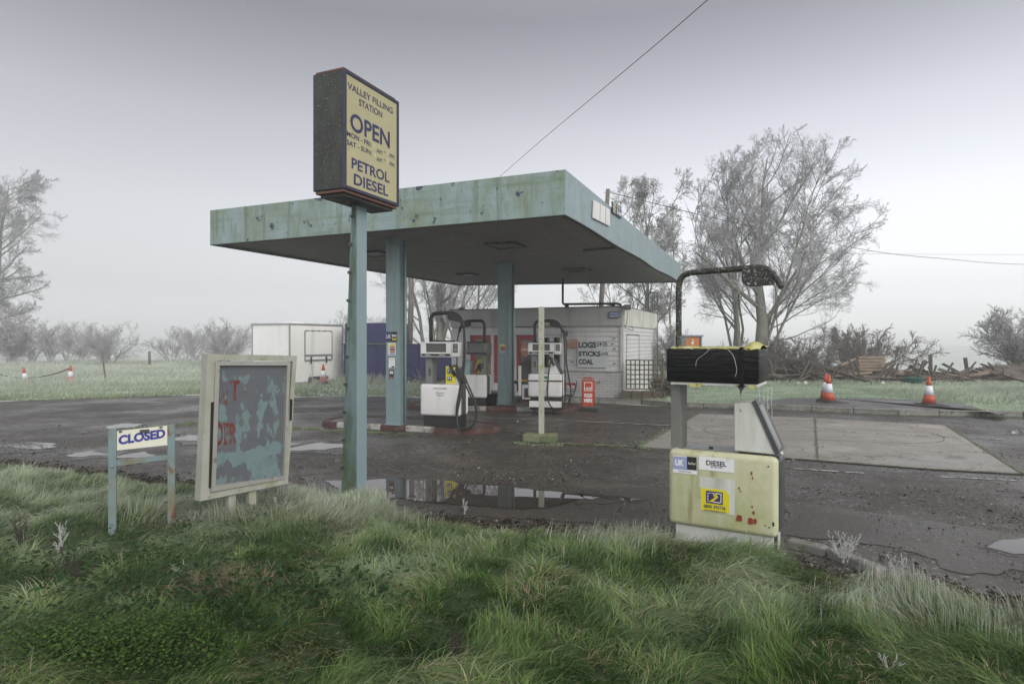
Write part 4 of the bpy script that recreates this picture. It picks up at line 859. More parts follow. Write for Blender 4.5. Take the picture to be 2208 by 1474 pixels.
for cx_p, cy_p, w_, h_ in ((1594, 1116, 12, 15), (1618, 1122.5, 10, 15), (1628, 1123, 7, 13), (1621, 1020, 3, 9), (1623, 1030, 2, 6), (1594, 1052, 3, 6), (1597, 1058, 3, 3), (1625, 1105, 5, 8), (1622, 1092, 3, 5), (1650, 1132, 2, 4)):
    X, Z = pz(cx_p, cy_p); sx_ = w_*.0036/2; sz_ = h_*.0036/2; pts = []
    for k in range(16):
        t = 2*math.pi*k/16; r_ = 1/max(abs(math.cos(t)), abs(math.sin(t)), .75)*rr.uniform(.78, 1.05); pts.append((X+sx_*r_*math.cos(t), -.004, Z+sz_*r_*math.sin(t)))
    mb.prism(pts, (0, .0025, 0))
build_each(mb, 'paint_chip', fdoor)
mb = MB('cobweb')    # frosted cobweb strands hanging under the head
for xx, ln in ((1495, 42), (1501, 20), (1513, 20), (1549, 30), (1612, 18), (1619, 12), (1634, 34), (1632, 20), (1644, 40), (1652, 54), (1653, 30), (1661, 70), (1660, 40)):
    X, Z = pz(xx, 830); pts = [(X+.002*math.sin(k*1.7), .08, hz0-.012-(ln*.0036)*k/6) for k in range(7)]; mb.tube(pts, .0014, 4)
for px in (((1450, 962), (1456, 975), (1462, 962)), ((1575, 975), (1600, 990), (1625, 997), (1640, 985), (1660, 990)), ((1502, 790), (1505, 775), (1522, 762), (1532, 752)), ((1572, 755), (1582, 765), (1588, 785), (1590, 800), (1586, 812))):
    pts = [(lambda p: (p[0], -.028, p[1]))(pz(x, y)) for x, y in px]; mb.tube(smooth_path(pts, 4), .0013, 4)
build_each(mb, 'cobweb_strand', dp)

# ================================================================ SHOP
br_c = gp(1343, 858.5, .1); uL3 = Vector((-.9185, .3955, 0)); WB = 5.28; fl_ = br_c+uL3*WB
FK = Frame((fl_.x, fl_.y, .1), YAW)
shop = empty('shop_building', FK, 'low flat-roofed weatherboarded shop with red doors and painted prices', 'building')
k = lambda x, y, ly=0: FK.pl(x, y, ly)
zr = k(1343, 659)[1]; zfb = k(1343, 702)[1]; zbr = k(1343, 798)[1]; DB = 4.95
xl, xr2, xd = .0, WB, k(1158, 780)[0]
# plinth wall, boards, fascia
xdl = k(1010, 780)[0]; xw = k(1210, 780)[0]
mb = MB('painted_brick'); mb.box(xw, .03, 0, WB, .15, zbr); mb.box(0, .03, 0, xdl, .15, zbr); build_each(mb, 'brick_base', shop)
def boards(mb, p0, p1, z0, z1, nrm, step=.132, mi=0):
    z = z0
    while z < z1-.02:
        zt_ = min(z+step, z1); a, b = Vector(p0), Vector(p1); o0, o1 = Vector(nrm)*.024, Vector(nrm)*.004
        mb.prism([a+o0+Vector((0, 0, z)), b+o0+Vector((0, 0, z)), b+o1+Vector((0, 0, zt_)), a+o1+Vector((0, 0, zt_))], Vector(nrm)*-.02, mi); z += step
mb = MB('board_wall', 'board_wall'); boards(mb, (xw, .03, 0), (WB, .03, 0), zbr+.001, zfb, (0, -1, 0)); boards(mb, (0, .03, 0), (xdl, .03, 0), zbr+.001, zfb, (0, -1, 0))
ztd = k(1090, 722)[1]
boards(mb, (xdl, .03, 0), (xw, .03, 0), k(1090, 716)[1], zfb, (0, -1, 0)); mb.box(0, .04, zbr, xdl, .15, zfb); mb.box(xw, .04, zbr+.0, WB-.002, .15, zfb); mb.box(xdl, .04, k(1090, 716)[1]+.0, xw, .15, zfb)
mb.box(WB-.07, -.012, zbr-.03, WB-.004, .04, zfb); mb.box(xw, -.006, zbr-.035, WB-.071, .035, zbr)
mb.build('weatherboard_wall', shop)
mb = MB('shop_fascia'); mb.box(-.02, -.045, zfb, WB-.0, .09, zr-.03, 0, .004); mb.build('fascia', shop)
mb = MB('roof_felt'); mb.box(-.03, -.06, zr-.029, WB+.02, DB, zr); mb.build('roof', shop)
mb = MB('board_white'); boards(mb, (WB, .16, 0), (WB, DB-.03, 0), .45, zfb+.0, (1, 0, 0), .115); mb.box(WB-.1, .151, 0, WB-.001, DB-.03, zfb-.0); mb.box(WB, -.0, .0, WB+.02, .158, zfb); mb.box(WB-.0, DB-.029, 0, WB+.03, DB+.02, zfb)
mb.build('side_wall', shop)
mb = MB('white_fascia_stained'); mb.box(WB+.001, .0, zfb, WB+.045, DB, zr-.031); mb.build('side_fascia', shop)
mb = MB('board_wall'); mb.box(0, .151, 0, .1, DB-.03, zfb+.3); mb.box(.1, DB-.1, 0, WB-.1, DB-.03, zfb+.3); mb.build('rear_wall', shop)
# side door outline
dy0, dy1 = .35, 2.0
mb = MB('dark_trim'); mb.box(WB+.023, dy0, .5, WB+.030, dy0+.02, zfb-.22); mb.box(WB+.023, dy1, .5, WB+.030, dy1+.02, zfb-.22); mb.box(WB+.023, dy0, zfb-.24, WB+.030, dy1+.02, zfb-.22); build_each(mb, 'door_edge', shop)
# shop front
def kb_(px, mat, name, y0, y1, par=shop, bevel=0):
    a, b2, c_, d2 = FK.rect(*px, ly=y0); mb = MB(mat); mb.box(a, y0, b2, c_, y1, d2, 0, bevel); return mb.build(name, par)
mb = MB('glass_dark'); mb.box(xdl, .22, .0, xw, .25, zfb); mb.build('shop_interior', shop)
mb = MB('plank_panel'); a = FK.rect(1010, 716, 1210, 722); mb.box(a[0], -.004, a[1], a[2], .10, a[3]); mb.box(xdl, .0, .12, xdl+.05, .1, a[1]); build_each(mb, 'door_frame', shop)
def reddoor(x0, x1_, y0, y1, glass=None):
    d = kb_((x0, y0, x1_, y1), 'red_door', 'door', .06, .11)
    if glass:
        a, b2, c_, d2 = FK.rect(*glass, ly=.05); mb = MB('glass_dark'); mb.box(a, .045, b2, c_, .058, d2); mb.build('door_glass', d)
    return d
reddoor(1015, 1057.8, 722, 824, (1025, 731.5, 1051, 796)); reddoor(1064.5, 1107, 722, 826)
rd = reddoor(1113.3, 1156.5, 722, 817.5, (1122.5, 733, 1150, 816))
kb_((1058, 722, 1064.3, 841), 'plank_panel', 'mullion', .03, .12); kb_((1107.3, 722, 1113, 820), 'plank_panel', 'mullion', .03, .12)
kb_((1044, 825, 1073, 842), 'board_white', 'kick_panel', .05, .10); kb_((1074, 827, 1113, 846), 'board_wall', 'kick_panel', .055, .10); kb_((1113.2, 818, 1144, 822), 'yellow_sill', 'door_sill', .0, .10)
kb_((1036, 843, 1075, 850), 'timber_lite', 'doorstep', -.35, .05)
kb_((1157, 722, 1209, 727.5), 'plank_panel', 'window_frame', .03, .1); kb_((1157, 727.6, 1171, 792), 'plank_panel', 'window_frame', .03, .1); kb_((1185, 727.6, 1193, 792), 'plank_panel', 'window_frame', .03, .1); kb_((1207, 727.6, 1211, 792), 'plank_panel', 'window_frame', .03, .1)
kb_((1157, 792, 1211, 815), 'board_wall', 'window_apron', .03, .1); kb_((1157, 815.1, 1211, 855), 'painted_brick', 'window_apron', .032, .1)
kb_((1041, 773, 1052, 786), 'plank_panel', 'door_notice', .04, .0445, rd)
# round faded drink sticker on the door
X, Z = k(1132.5, 753.5, .04); mb = MB('orange_sticker'); mb.prism([(X+.14*math.cos(t), .036, Z+.21*math.sin(t)) for t in np.linspace(0, 2*math.pi, 24, endpoint=False)], (0, .004, 0)); ds = mb.build('round_sticker', rd)
text('Coca-Cola', X-.12, Z-.03, X+.13, Z+.05, 'white_ink', ds, .033, .02, shear=.2)
# painted prices board
a, b2, c_, d2 = FK.rect(1245.5, 734, 1310, 792, ly=-.03); mb = MB('plank_panel'); mb.box(a, -.034, b2, c_, -.015, d2); pb = mb.build('price_board', shop)
def kt(s, x0, y0, x1_, y1, mat='black_ink', bold=.03, par=pb, ly=-.036, **kw): a = FK.rect(x0, y0, x1_, y1, ly=ly); return text(s, *a, mat, par, ly, bold, 'painted_lettering', **kw)
kt('LOGS', 1247.3, 737, 1285.5, 750, bold=.045); kt('£4·35', 1287, 736.5, 1309.5, 746.5, bold=.02); kt('STiCKS', 1247.3, 757, 1295, 768, bold=.045); kt('£4·50', 1296.5, 758.5, 1311, 766.5, bold=.01); kt('COAL', 1247.7, 773.5, 1279, 785.5, bold=.045)
rn = kb_((1222.5, 731.5, 1245, 750), 'orange_sticker', 'red_notice', -.03, -.018); kt('Beware of', 1224, 732.5, 1243, 737.5, 'plank_panel', .01, rn); 
for i in range(3): kt('smoking and naked lights', 1224, 739.5+i*3, 1243, 741.2+i*3, 'plank_panel', .0, rn)
# gas sign leaning at the wall
gs = empty('gas_sign', FK, 'red and white gas bottle sign standing against the brick base of the shop', 'sign'); gs.location = FK.w((0, 0, 0))
def gsb(px, mat, name, y0, y1, par): a, b2, c_, d2 = FK.rect(*px, ly=y0); mb = MB(mat); mb.box(a, y0, b2, c_, y1, d2); return mb.build(name, par)
g1 = gsb((1215, 824, 1241.5, 849.5), 'plank_panel', 'panel', -.06, -.04, gs); g2 = gsb((1216, 825, 1241, 838.5), 'red_door', 'band', -.064, -.0605, g1)
a = FK.rect(1217, 830, 1240, 837.5, ly=-.066); text('CALOR', *a, 'white_ink', g2, -.066, .04, shear=.15); a = FK.rect(1217, 841, 1240, 845, ly=-.062); text('SOLD HERE', *a, 'dark_trim', g1, -.062, .02)
hp_ = [k(x, y, -.12) for x, y in ((1244, 821), (1241, 838), (1237, 850), (1230, 853.5), (1222, 851), (1218, 843), (1216, 820))]
mb = MB('rubber'); mb.tube(smooth_path([(x, -.12, z) for x, z in hp_], 5), .014, 7); o = mb.build('hose_loop'); o.location = FK.o; o.rotation_euler = (0, 0, FK.a); tag(o, 'loop of black hose hanging in front of the red and white gas sign', 'hose')
# fittings: box sign, pipe, floodlight, cable box
a, b2, c_, d2 = FK.rect(1313.5, 671.5, 1336, 685.5, ly=-.05); mb = MB('dark_trim', 'lilac_sticker'); mb.box(a, -.10, b2, c_, -.047, d2, 0, .025, 3); mb.box(a+.025, -.104, b2+.025, c_-.025, -.1005, d2-.025, 1); bs = mb.build('fascia_box_sign', shop)
text('OFF SALES', a+.05, (b2+d2)/2-.03, c_-.05, (b2+d2)/2+.03, 'dark_trim', bs, -.1055, .02)
pp = [k(x, y, .25) for x, y in ((1213.5, 600), (1213.5, 652), (1215, 655.5), (1222, 655.5), (1330, 654.5), (1340, 657))]
mb = MB('black_plastic'); mb.tube([(x, .25, z) for x, z in pp], .032, 8)
for x in (1222, 1322): X, Z = k(x, 656, .25); mb.box(X-.05, .21, zr-.005, X+.05, .29, Z)
mb.build('roof_pipe', shop)
mb = MB('dark_trim', 'glass_dark', 'steel'); X, Z = k(1354, 662, -.1); mb.box(WB+.06, -.16, zr-.12, WB+.24, -.04, zr+.02, 0, .01); mb.box(WB+.075, -.165, zr-.10, WB+.225, -.161, zr+.0, 1); mb.tube([(WB-.1, -.08, zr-.02), (WB+.15, -.08, zr-.02)], .015, 6)
mb.tube(smooth_path([(WB+.13, -.07, zr-.12), (WB+.13, -.05, zr-.3), (WB+.10, .0, zfb+.05), (WB+.05, .03, zfb-.05), (WB+.2, .4, zfb-.12), (WB+.06, .8, zfb-.02)], 4), .008, 5); mb.build('floodlight', shop)
a = FK.rect(1218, 714, 1224, 724, ly=-.03); mb = MB('dark_trim'); mb.box(a[0], -.10, a[1], a[2], -.0, a[3], 0, .006); x_, z_ = k(1221, 714, -.04); mb.tube([(x_, -.055, a[3]), (x_, -.055, zfb+.0), (k(1100, 704, -.05)[0], -.055, zfb)], .012, 5); mb.build('wall_light', shop)
mb = MB('dark_trim')
for x, y in ((1233.5, 779.5), (1324, 729), (1321, 740.5), (1325, 751), (1325, 783), (1292, 823)): X, Z = k(x, y, -.01); mb.box(X-.03, -.02, Z-.008, X+.03, .02, Z+.008)
build_each(mb, 'bracket', shop)
# round stack of vent + roof odds
mb = MB('roof_felt'); X, Z = k(987, 664, .3); mb.lathe([(.11, 0), (.11, .06), (.03, .09)], 12, 0, (X, .5, zr)); mb.build('roof_vent', shop)
# bollards and planks by the door
def simple(name, label, cat, mat, px, Y, sx_, sy, lean=0, group=None):
    X0 = (px[0]-CX)/F*Y; X1 = (px[2]-CX)/F*Y; z1_ = EYE-(px[1]-CY)/F*Y; z0_ = max(.0, EYE-(px[3]-CY)/F*Y)
    mb = MB(mat); mb.box(X0, 0, z0_, X1, sy, z1_, 0, .006); o = mb.build(name); o.location.y = Y; return tag(o, label, cat, group)
simple('bollard', 'white wooden bollard beside the far pump and the shop step', 'bollard', 'white_panel', (1117.5, 788.5, 1124, 853), 16.0, 0, .08)
simple('bollard', 'low white post in front of the red door frame, chain tied to it', 'bollard', 'white_panel', (1106, 792, 1111, 820), 17.0, 0, .06)
simple('loose_board', 'pale board lying at the foot of the shop door', 'board', 'plank_panel', (1098, 845, 1117, 853), 16.3, 0, .5)
o = MB('plank_panel', 'glass_dark'); q0 = at(1124, 853, 16.4); o.box(0, 0, 0, .35, .3, .38, 0, .01); o.box(.06, -.004, .05, .3, 0, .3, 1); o = o.build('bread_crate'); o.location = (q0.x+.02, 16.4, .1); tag(o, 'small white box with dark opening at the shop door', 'box')
ca, cb, cc_ = at(1042, 801, 16.9), at(1075, 812, 16.7), at(1118, 797, 16.0)
mb = MB('post_lichen'); mb.tube(smooth_path([ca, at(1060, 808.5, 16.8), cb, at(1098, 807.5, 16.4), cc_], 5), .008, 5); tag(mb.build('chain'), 'thin pale chain hung across the red shop doors', 'chain')
mb = MB('yellow_sill', 'cone_foot'); q0 = at(1042, 796, 16.95)
mb.lathe([(.17, -.012), (.2, -.008), (.2, .008), (.17, .012)], 24, 0, (0, 0, 0)); mb.lathe([(.05, -.013), (.09, -.014), (.09, .0145), (.05, .0135)], 16, 1); o = mb.build('round_barrel_end'); o.rotation_euler = (R(90), 0, R(-20)); o.scale = (1, 1.35, 4); o.location = (q0.x, 16.6, .93); tag(o, 'round yellowish disc sign leaning at the left shop door', 'sign')
q0 = at(1059, 871, 15.1); mb = MB('black_plastic'); mb.lathe([(.125, 0), (.16, .27), (.17, .28), (.15, .275), (.115, .02)], 20); o = mb.build('bucket'); o.location = (q0.x, 15.1, .09); tag(o, 'black bucket between the far pump and the second canopy column', 'bucket')
# A-board
ab = gp(1255, 885); ab2 = Frame((ab.x, ab.y, 0), -12); e = empty('pavement_sign', ab2, 'orange red pavement sign with white SOLD HERE lettering', 'sign')
sc_ = ab.y/F; Wp, Hp = 26.5*sc_, 54*sc_; zb0 = .05
mb = MB('cone_foot'); mb.box(-.06, -.12, 0, Wp+.08, .16, .05, 0, .012); mb.build('base', e)
def rr_(x0, z0, x1_, z1_, r_): return [(x0, z0), (x1_, z0)]+[(x1_-r_+r_*math.cos(t), z1_-r_+r_*math.sin(t)) for t in np.linspace(0, math.pi/2, 7)]+[(x0+r_-r_*math.sin(t), z1_-r_+r_*math.cos(t)) for t in np.linspace(0, math.pi/2, 7)]
ro = rr_(0, .11, Wp, zb0+Hp+.09, .08); mb = MB('aboard_red'); mb.prism([(x, 0, z) for x, z in ro], (0, .025, 0)); pn = mb.build('panel', e)
mb = MB('aboard_red', 'black_ink'); mb.tube([(.005, .012, .03), (.005, .012, .72), (.03, .012, .77), (.09, .012, .79), (Wp-.09, .012, .79), (Wp-.03, .012, .77), (Wp-.005, .012, .72), (Wp-.005, .012, .10)], .014, 7)
mb.tube([(.05, -.006, .72), (.06, -.006, .76), (Wp-.06, -.006, .76), (Wp-.05, -.006, .72)], .006, 5, 1); mb.build('frame', e)
mb = MB('white_ink')
for x0, z0, x1_, z1_ in ((.05, .47, Wp-.05, .485), (.05, .665, Wp-.05, .68), (.05, .486, .065, .664), (Wp-.065, .486, Wp-.05, .664)): mb.box(x0, -.005, z0, x1_, -.001, z1_)
build_each(mb, 'logo_bar', pn); text('CALOR', .075, .50, Wp-.075, .56, 'white_ink', pn, -.004, .04, shear=.15)
text('SOLD', .05, .32, Wp-.05, .41, 'white_ink', pn, -.004, .05); text('HERE', .05, .20, Wp-.05, .29, 'white_ink', pn, -.004, .05)
# trellis and planter
FT = Frame(FK.w((WB+.05, -.12, 0)), YAW+16)
tr = empty('trellis', FT, 'brown square lattice trellis in front of the white side wall of the shop', 'trellis'); tk = lambda x, y: FT.pl(x, y)
x0, z0 = tk(1350.5, 838); x1_, _ = tk(1428, 806); _, z1_ = tk(1350.5, 776)
z0 -= .1*0; mb = MB('trellis_wood'); nx_, nz_ = 9, 7
for i in range(nx_): xx = x0+(x1_-x0)*i/(nx_-1); mb.box(xx-.016, .006, z0, xx+.016, .024, z1_)
mb.build('upright_laths', tr); mb = MB('trellis_wood')
for i in range(nz_): zz_ = z0+(z1_-z0)*i/(nz_-1); mb.box(x0-.02, -.014, zz_-.015, x1_+.02, .005, zz_+.015)
mb.build('cross_laths', tr)
pl_ = empty('planter', FT, 'low dark timber planter box at the foot of the trellis', 'planter')
xa_, za_ = tk(1342, 858); xb_, zb_ = tk(1432, 858); zt2 = tk(1342, 841)[1]
mb = MB('trellis_wood')
for i in range(2): mb.box(xa_, -.10, -.0+i*(zt2/2)+.002, xb_, -.07, (i+1)*zt2/2-.004)
mb.box(xa_, -.069, 0, xa_+.03, .3, zt2-.01); mb.box(xb_-.03, -.069, 0, xb_, .3, zt2-.01); mb.build('boards', pl_)
mb = MB('trellis_wood')
for i in range(5): xx = xa_+(xb_-xa_)*i/4; mb.box(xx-.025, -.125, 0, xx+.025, -.101, zt2+.005)
build_each(mb, 'batten', pl_)
mb = MB('verge_soil'); mb.box(xa_+.03, -.068, 0, xb_-.03, .3, zt2-.05); mb.build('soil', pl_)
# bundle of poles behind the shop
for i, (px, pt, wpx) in enumerate(((1392, 630, 2.2), (1398, 633, 3), (1403.5, 629, 2.6), (1407.5, 631, 3.2), (1411, 629, 2.4), (1417.5, 632, 2.6))):
    Y = 22.5+.15*i; p = at(px, pt, Y); mb = MB('dark_trim'); mb.tube([(0, 0, 0), (.0, .0, p.z)], wpx*.5*Y/F, 7); mb.box(-.04, -.03, p.z-.02, .04, .03, p.z+.02); o = mb.build('scaffold_pole'); o.location = (p.x, Y, 0)
    tag(o, 'dark upright pole in the cluster standing behind the shop roof', 'pole', 'upright poles clustered behind the shop')

# post in its block, telegraph poles, wires
q0 = gp(1166, 950); FPt = Frame((q0.x, q0.y, 0), -14); pe = empty('marker_post', FPt, 'lichen covered white square post set in a mossy concrete block on the tarmac', 'post')
mb = MB('stone_mossy'); mb.box(-.29, -.10, -.01, .26, .18, .115, 0, .018, 2); mb.build('concrete_block', pe)
mb = MB('post_lichen'); mb.box(-.042, .02, .1, .042, .10, EYE+(CY-661)/F*q0.y, 0, .004); mb.build('post', pe)
pA = at(885, 545, 27); e = Frame((pA.x, 27, 0), 0); pe = empty('telegraph_pole', e, 'brown wooden telegraph pole behind the blue container, seen left of the near pump', 'pole')
mb = MB('pole_wood'); mb.tube([(-.10, 0, 0), (.02, 0, 3), (.06, 0, pA.z)], [.14, .12, .10], 10); mb.build('pole', pe); mb = MB('steel'); mb.box(-.10, -.16, pA.z-.35, .22, .16, pA.z-.31); mb.build('bracket', pe)
pB = at(1311, 408, 22.5); pb0 = at(1296, 660, 22.5); e = Frame((pB.x, 22.5, 0), 0); pe = empty('telegraph_pole', e, 'grey wooden telegraph pole rising behind the shop roof and above the canopy edge', 'pole')
dz = pB.z-pb0.z; dx = (pB.x-pb0.x)/dz; mb = MB('pole_wood'); mb.tube([(-dx*pB.z, 0, 0), (0, 0, pB.z)], [.10, .075], 10); mb.build('pole', pe)
mb = MB('steel'); mb.tube([(-.14, 0, pB.z-.12), (.1, 0, pB.z-.12)], .015, 6); mb.tube([(.05, 0, pB.z-.06), (.35, .1, pB.z-.16), (.36, .1, pB.z-.18), (.08, 0, pB.z-.12)], .012, 5); mb.build('wire_fitting', pe)
def wire(name, pts, r_, label): mb = MB('wire'); mb.tube(smooth_path(pts, 8), r_, 5); return tag(mb.build(name), label, 'wire')
wire('overhead_wire', [at(1528, -2, 9.2), at(1430, 83, 10.6), at(1300, 192, 13.2), at(1180, 292, 17), at(1082, 377, 21.5), at(985, 460, 24.5), (pA.x+.06, 27, pA.z)], .007, 'thin black wire slanting up across the sky from behind the canopy to the top')
wire('overhead_wire', [(pB.x+.3, 22.6, pB.z-.15), at(1600, 484, 27), at(1880, 541, 31), at(2050, 559, 34), at(2208, 570, 38), at(2600, 578, 44)], .014, 'sagging wire running from the leaning pole through the trees to the right edge')
wire('overhead_wire', [at(1330, 540, 58), at(1870, 547, 60), at(2208, 549, 62), at(2700, 549, 66)], .012, 'fainter level wire crossing the sky far off at the right')

# ================================================================ CARAVAN, CONTAINER, CABIN, CONES
tc0 = at(624.4, 825, 22.8); FV = Frame((tc0.x, 22.8, 0), 63.5)
# x axis of FV runs back along the hatch side; y axis to the left along the end wall
cv = empty('catering_trailer', FV, 'plain white box catering trailer with a closed serving hatch', 'trailer')
LV = FV.pl(740, 760)[0]; zt_ = FV.pl(624.4, 696)[1]; z0_ = FV.pl(640, 826)[1]; FV2 = Frame(FV.o, 63.5-90); 
WV = 2.0
mb = MB('caravan_white'); mb.box(.03, .03, z0_, LV-.03, WV-.03, zt_-.03); mb.build('body', cv)
mb = MB('alu')
for x in (0, LV-.05):
    for y in (0, WV-.05): mb.box(x, y, z0_-.02, x+.05, y+.05, zt_, 0, .01)
for y in (0, WV-.05): mb.box(.051, y, zt_-.06, LV-.051, y+.05, zt_-.002); mb.box(.051, y, z0_-.02, LV-.051, y+.05, z0_+.03)
for x in (0, LV-.05): mb.box(x, .051, zt_-.06, x+.05, WV-.051, zt_-.002); mb.box(x, .051, z0_-.02, x+.05, WV-.051, z0_+.03)
build_each(mb, 'edge_trim', cv)
mb = MB('caravan_white'); mb.box(.05, .05, zt_-.03, LV-.05, WV-.05, zt_+.0); mb.box(.8, .7, zt_, 1.4, 1.3, zt_+.07, 0, .02); mb.build('roof', cv)
hx = [FV.pl(x, 740)[0] for x in (658.5, 715)]; ht = FV.pl(658.5, 713)[1]; hm = FV.pl(658.5, 765.5)[1]; hb = FV.pl(658.5, 777)[1]
mb = MB('caravan_white', 'alu', 'dark_trim'); mb.box(hx[0], .0, hm, hx[1], .028, ht)
mb.box(hx[0]-.03, -.012, hb, hx[0], .028, ht, 1); mb.box(hx[1], -.012, hb, hx[1]+.04, .028, ht, 1); mb.box(hx[0], -.012, hm-.03, hx[1], .028, hm+.02, 1); mb.box(hx[0], -.012, hb-.02, hx[1], .028, hb+.03, 1); mb.box(hx[0], -.012, ht, hx[1], .028, ht+.03, 1)
for t in (.2, .78): xx = hx[0]+(hx[1]-hx[0])*t; mb.box(xx-.02, -.04, hb-.12, xx+.03, -.013, hb+.14, 2)
for t in (.05, .25, .5, .72, .95): xx = hx[0]+(hx[1]-hx[0])*t; mb.box(xx-.03, -.03, ht-.01, xx+.03, -.013, ht+.03, 2)
mb.build('serving_hatch', cv)
wa_, wb_ = FV.pl(666, 815)[0], FV.pl(706, 815)[0]
mb = MB('rubber'); mb.box(wa_, -.012, -.2, wb_, .02, .27, 0, .06, 3); mb.build('wheel_arch', cv)
wx = wa_+(wb_-wa_)*.32; mb = MB('rubber', 'yellow_sill'); mb.tube([(wx, -.04, .0), (wx, -.02, .0)], .25, 20); mb.tube([(wx, -.055, .0), (wx, -.041, .0)], .17, 16, 1); mb.build('wheel', cv)
# blue container
cl_ = at(740, 815, 24.5); FQ = Frame((cl_.x, 24.5, 0), -8); bc = empty('blue_container', FQ, 'long dark blue steel container with a taller left end beside the white trailer', 'container')
xr_ = FQ.pl(975, 780)[0]; xm = FQ.pl(850, 720)[0]; zb_, zm, zu = FQ.pl(760, 815)[1], FQ.pl(760, 741)[1], FQ.pl(760, 696)[1]
mb = MB('container_blue'); mb.box(0, 0, zb_, xr_, 1.8, zm, 0, .02)
mb.build('body', bc); mb = MB('container_blue')
for i in range(8): xx = xr_*(i+.5)/8; mb.box(xx-.04, -.02, zb_+.04, xx+.04, -.0005, zm-.06)
build_each(mb, 'rib', bc)
mb = MB('container_blue'); mb.box(.05, .05, zm+.02, xm, 1.7, zu, 0, .02); mb.build('raised_end', bc)
mb = MB('dark_trim'); mb.box(-.02, -.05, zm-.03, xr_+.02, -.021, zm+.01); mb.box(.06, .12, .0, xr_-.06, 1.7, zb_-.002); mb.build('ledge_and_shadow_block', bc)  # also a dark block standing in for the shadow under the container
# recycling cabin
c0_ = at(1448, 790, 21.5); FZ = Frame((c0_.x, 21.5, .1), -8); cbn = empty('metal_cabin', FZ, 'small grey metal cabin with an orange door half hidden behind the black wrapped pump head', 'cabin')
zc_ = FZ.pl(1480, 722)[1]; xe = FZ.pl(1514, 740)[0]
mb = MB('cabin_grey'); mb.box(0, .0, 0, xe, .9, zc_-.06, 0, .01); mb.box(-.04, -.06, zc_-.06, xe+.04, .95, zc_, 0, .01); mb.build('body', cbn)
a = FZ.rect(1478, 727, 1508, 800); mb = MB('cabin_orange'); mb.box(a[0], -.02, max(.1, a[1]), a[2], -.001, a[3]); dr = mb.build('door', cbn)
mb = MB('dark_trim'); X, Z = FZ.pl(1473, 760); mb.box(a[0]-.05, -.03, .05, a[0]-.01, -.001, a[3]+.03); mb.box(a[2]+.01, -.03, .05, a[2]+.05, -.001, a[3]+.03); mb.box(a[0]-.05, -.03, a[3]+.031, a[2]+.05, -.001, a[3]+.07); build_each(mb, 'door_frame', cbn)
mb = MB('white_ink'); cxm = (a[0]+a[2])/2; mb.lathe([(.028, -.028), (.03, 0), (.028, .028)], 12, 0, (cxm, -.03, a[3]-.10)); mb.prism([(cxm-.05, -.026, a[3]-.14), (cxm+.05, -.026, a[3]-.14), (cxm+.02, -.026, a[3]-.26), (cxm-.02, -.026, a[3]-.26)], (0, .004, 0)); mb.build('door_symbol', dr)
# cones
def make_cone():
    e = bpy.data.objects.new('traffic_cone', None); COL.objects.link(e)
    mb = MB('cone_foot'); mb.box(-.22, -.22, 0, .22, .22, .035, 0, .015); mb.lathe([(.19, .03), (.165, .06)], 20); mb.build('foot', e)
    r0_, r1_, z_0, z_1 = .150, .028, .055, .735
    rad = lambda z: r0_+(r1_-r0_)*(z-z_0)/(z_1-z_0)
    mb = MB('cone_orange'); mb.lathe([(rad(.055), .055), (rad(.26), .26)], 22); mb.build('lower_body', e); mb = MB('cone_orange'); mb.lathe([(rad(.50), .50), (rad(.60), .60), (rad(.60)-.004, .605), (rad(.72), .72), (.018, .735)], 22); mb.build('body', e)
    mb = MB('cone_white'); mb.lathe([(rad(.26)+.002, .26), (rad(.50)+.002, .50)], 22); mb.build('reflective_sleeve', e); return e
cones = [(1787, 867, .104, 0, 0, 'front cone of the close pair on the right hand pavement'), (1783, 864, .104, 0, 0, 'rear cone half hidden behind another on the right hand pavement'),
         (2003, 873, .104, 0, 0, 'lone cone standing at the right end of the pavement'), (697, 828, .05, 0, 0, 'cone standing in front of the white trailer wheel arch'),
         (152, 826, .0, 0, 0, 'cone with rope tied to its top at the left field edge'), (57, 824, .0, 8, .1, 'leaning cone sunk in the grass at the far left')]
proto = make_cone()
for i, (x, y, z, tl, dz, lab) in enumerate(cones):
    if i == 0: o = proto
    else:
        o = proto.copy(); COL.objects.link(o)
        for ch in proto.children: c2 = ch.copy(); COL.objects.link(c2); c2.parent = o
    o.scale = (.95,)*3; p = gp(x, y, z) if i != 1 else gp(1781, 862.5, z)
    o.location = (p.x, p.y, z-dz); o.rotation_euler = (0, R(tl), R(20+37*i)); tag(o, lab, 'traffic cone', 'orange and white traffic cones')
    if i == 3: o.scale = (1.02,)*3
for i in (0, 2):
    x, y = cones[i][:2]; p = gp(x, y+1, .104); mb = MB('fallen_mat'); pts = []
    for kk in range(14): t = 2*math.pi*kk/14; pts.append((p.x+.42*math.cos(t)*random.uniform(.8, 1.15)+.1, p.y+.28*math.sin(t)*random.uniform(.8, 1.15), .1085))
    mb.prism(pts, (0, 0, .008)); tag(mb.build('rubber_mat'), ('ragged dark rubber mat under the close pair of cones', '', 'ragged dark rubber mat under the lone right hand cone')[i], 'mat')
ra = at(152, 793, 24.6); mb = MB('cone_foot'); mb.tube(smooth_path([ra, at(120, 805, 24.8), at(80, 813, 25), at(40, 814, 25.2), at(5, 809, 25.4), at(-60, 795, 25.6)], 6), .022, 6); tag(mb.build('rope'), 'dark sagging rope strung between the cones at the left field edge', 'rope')
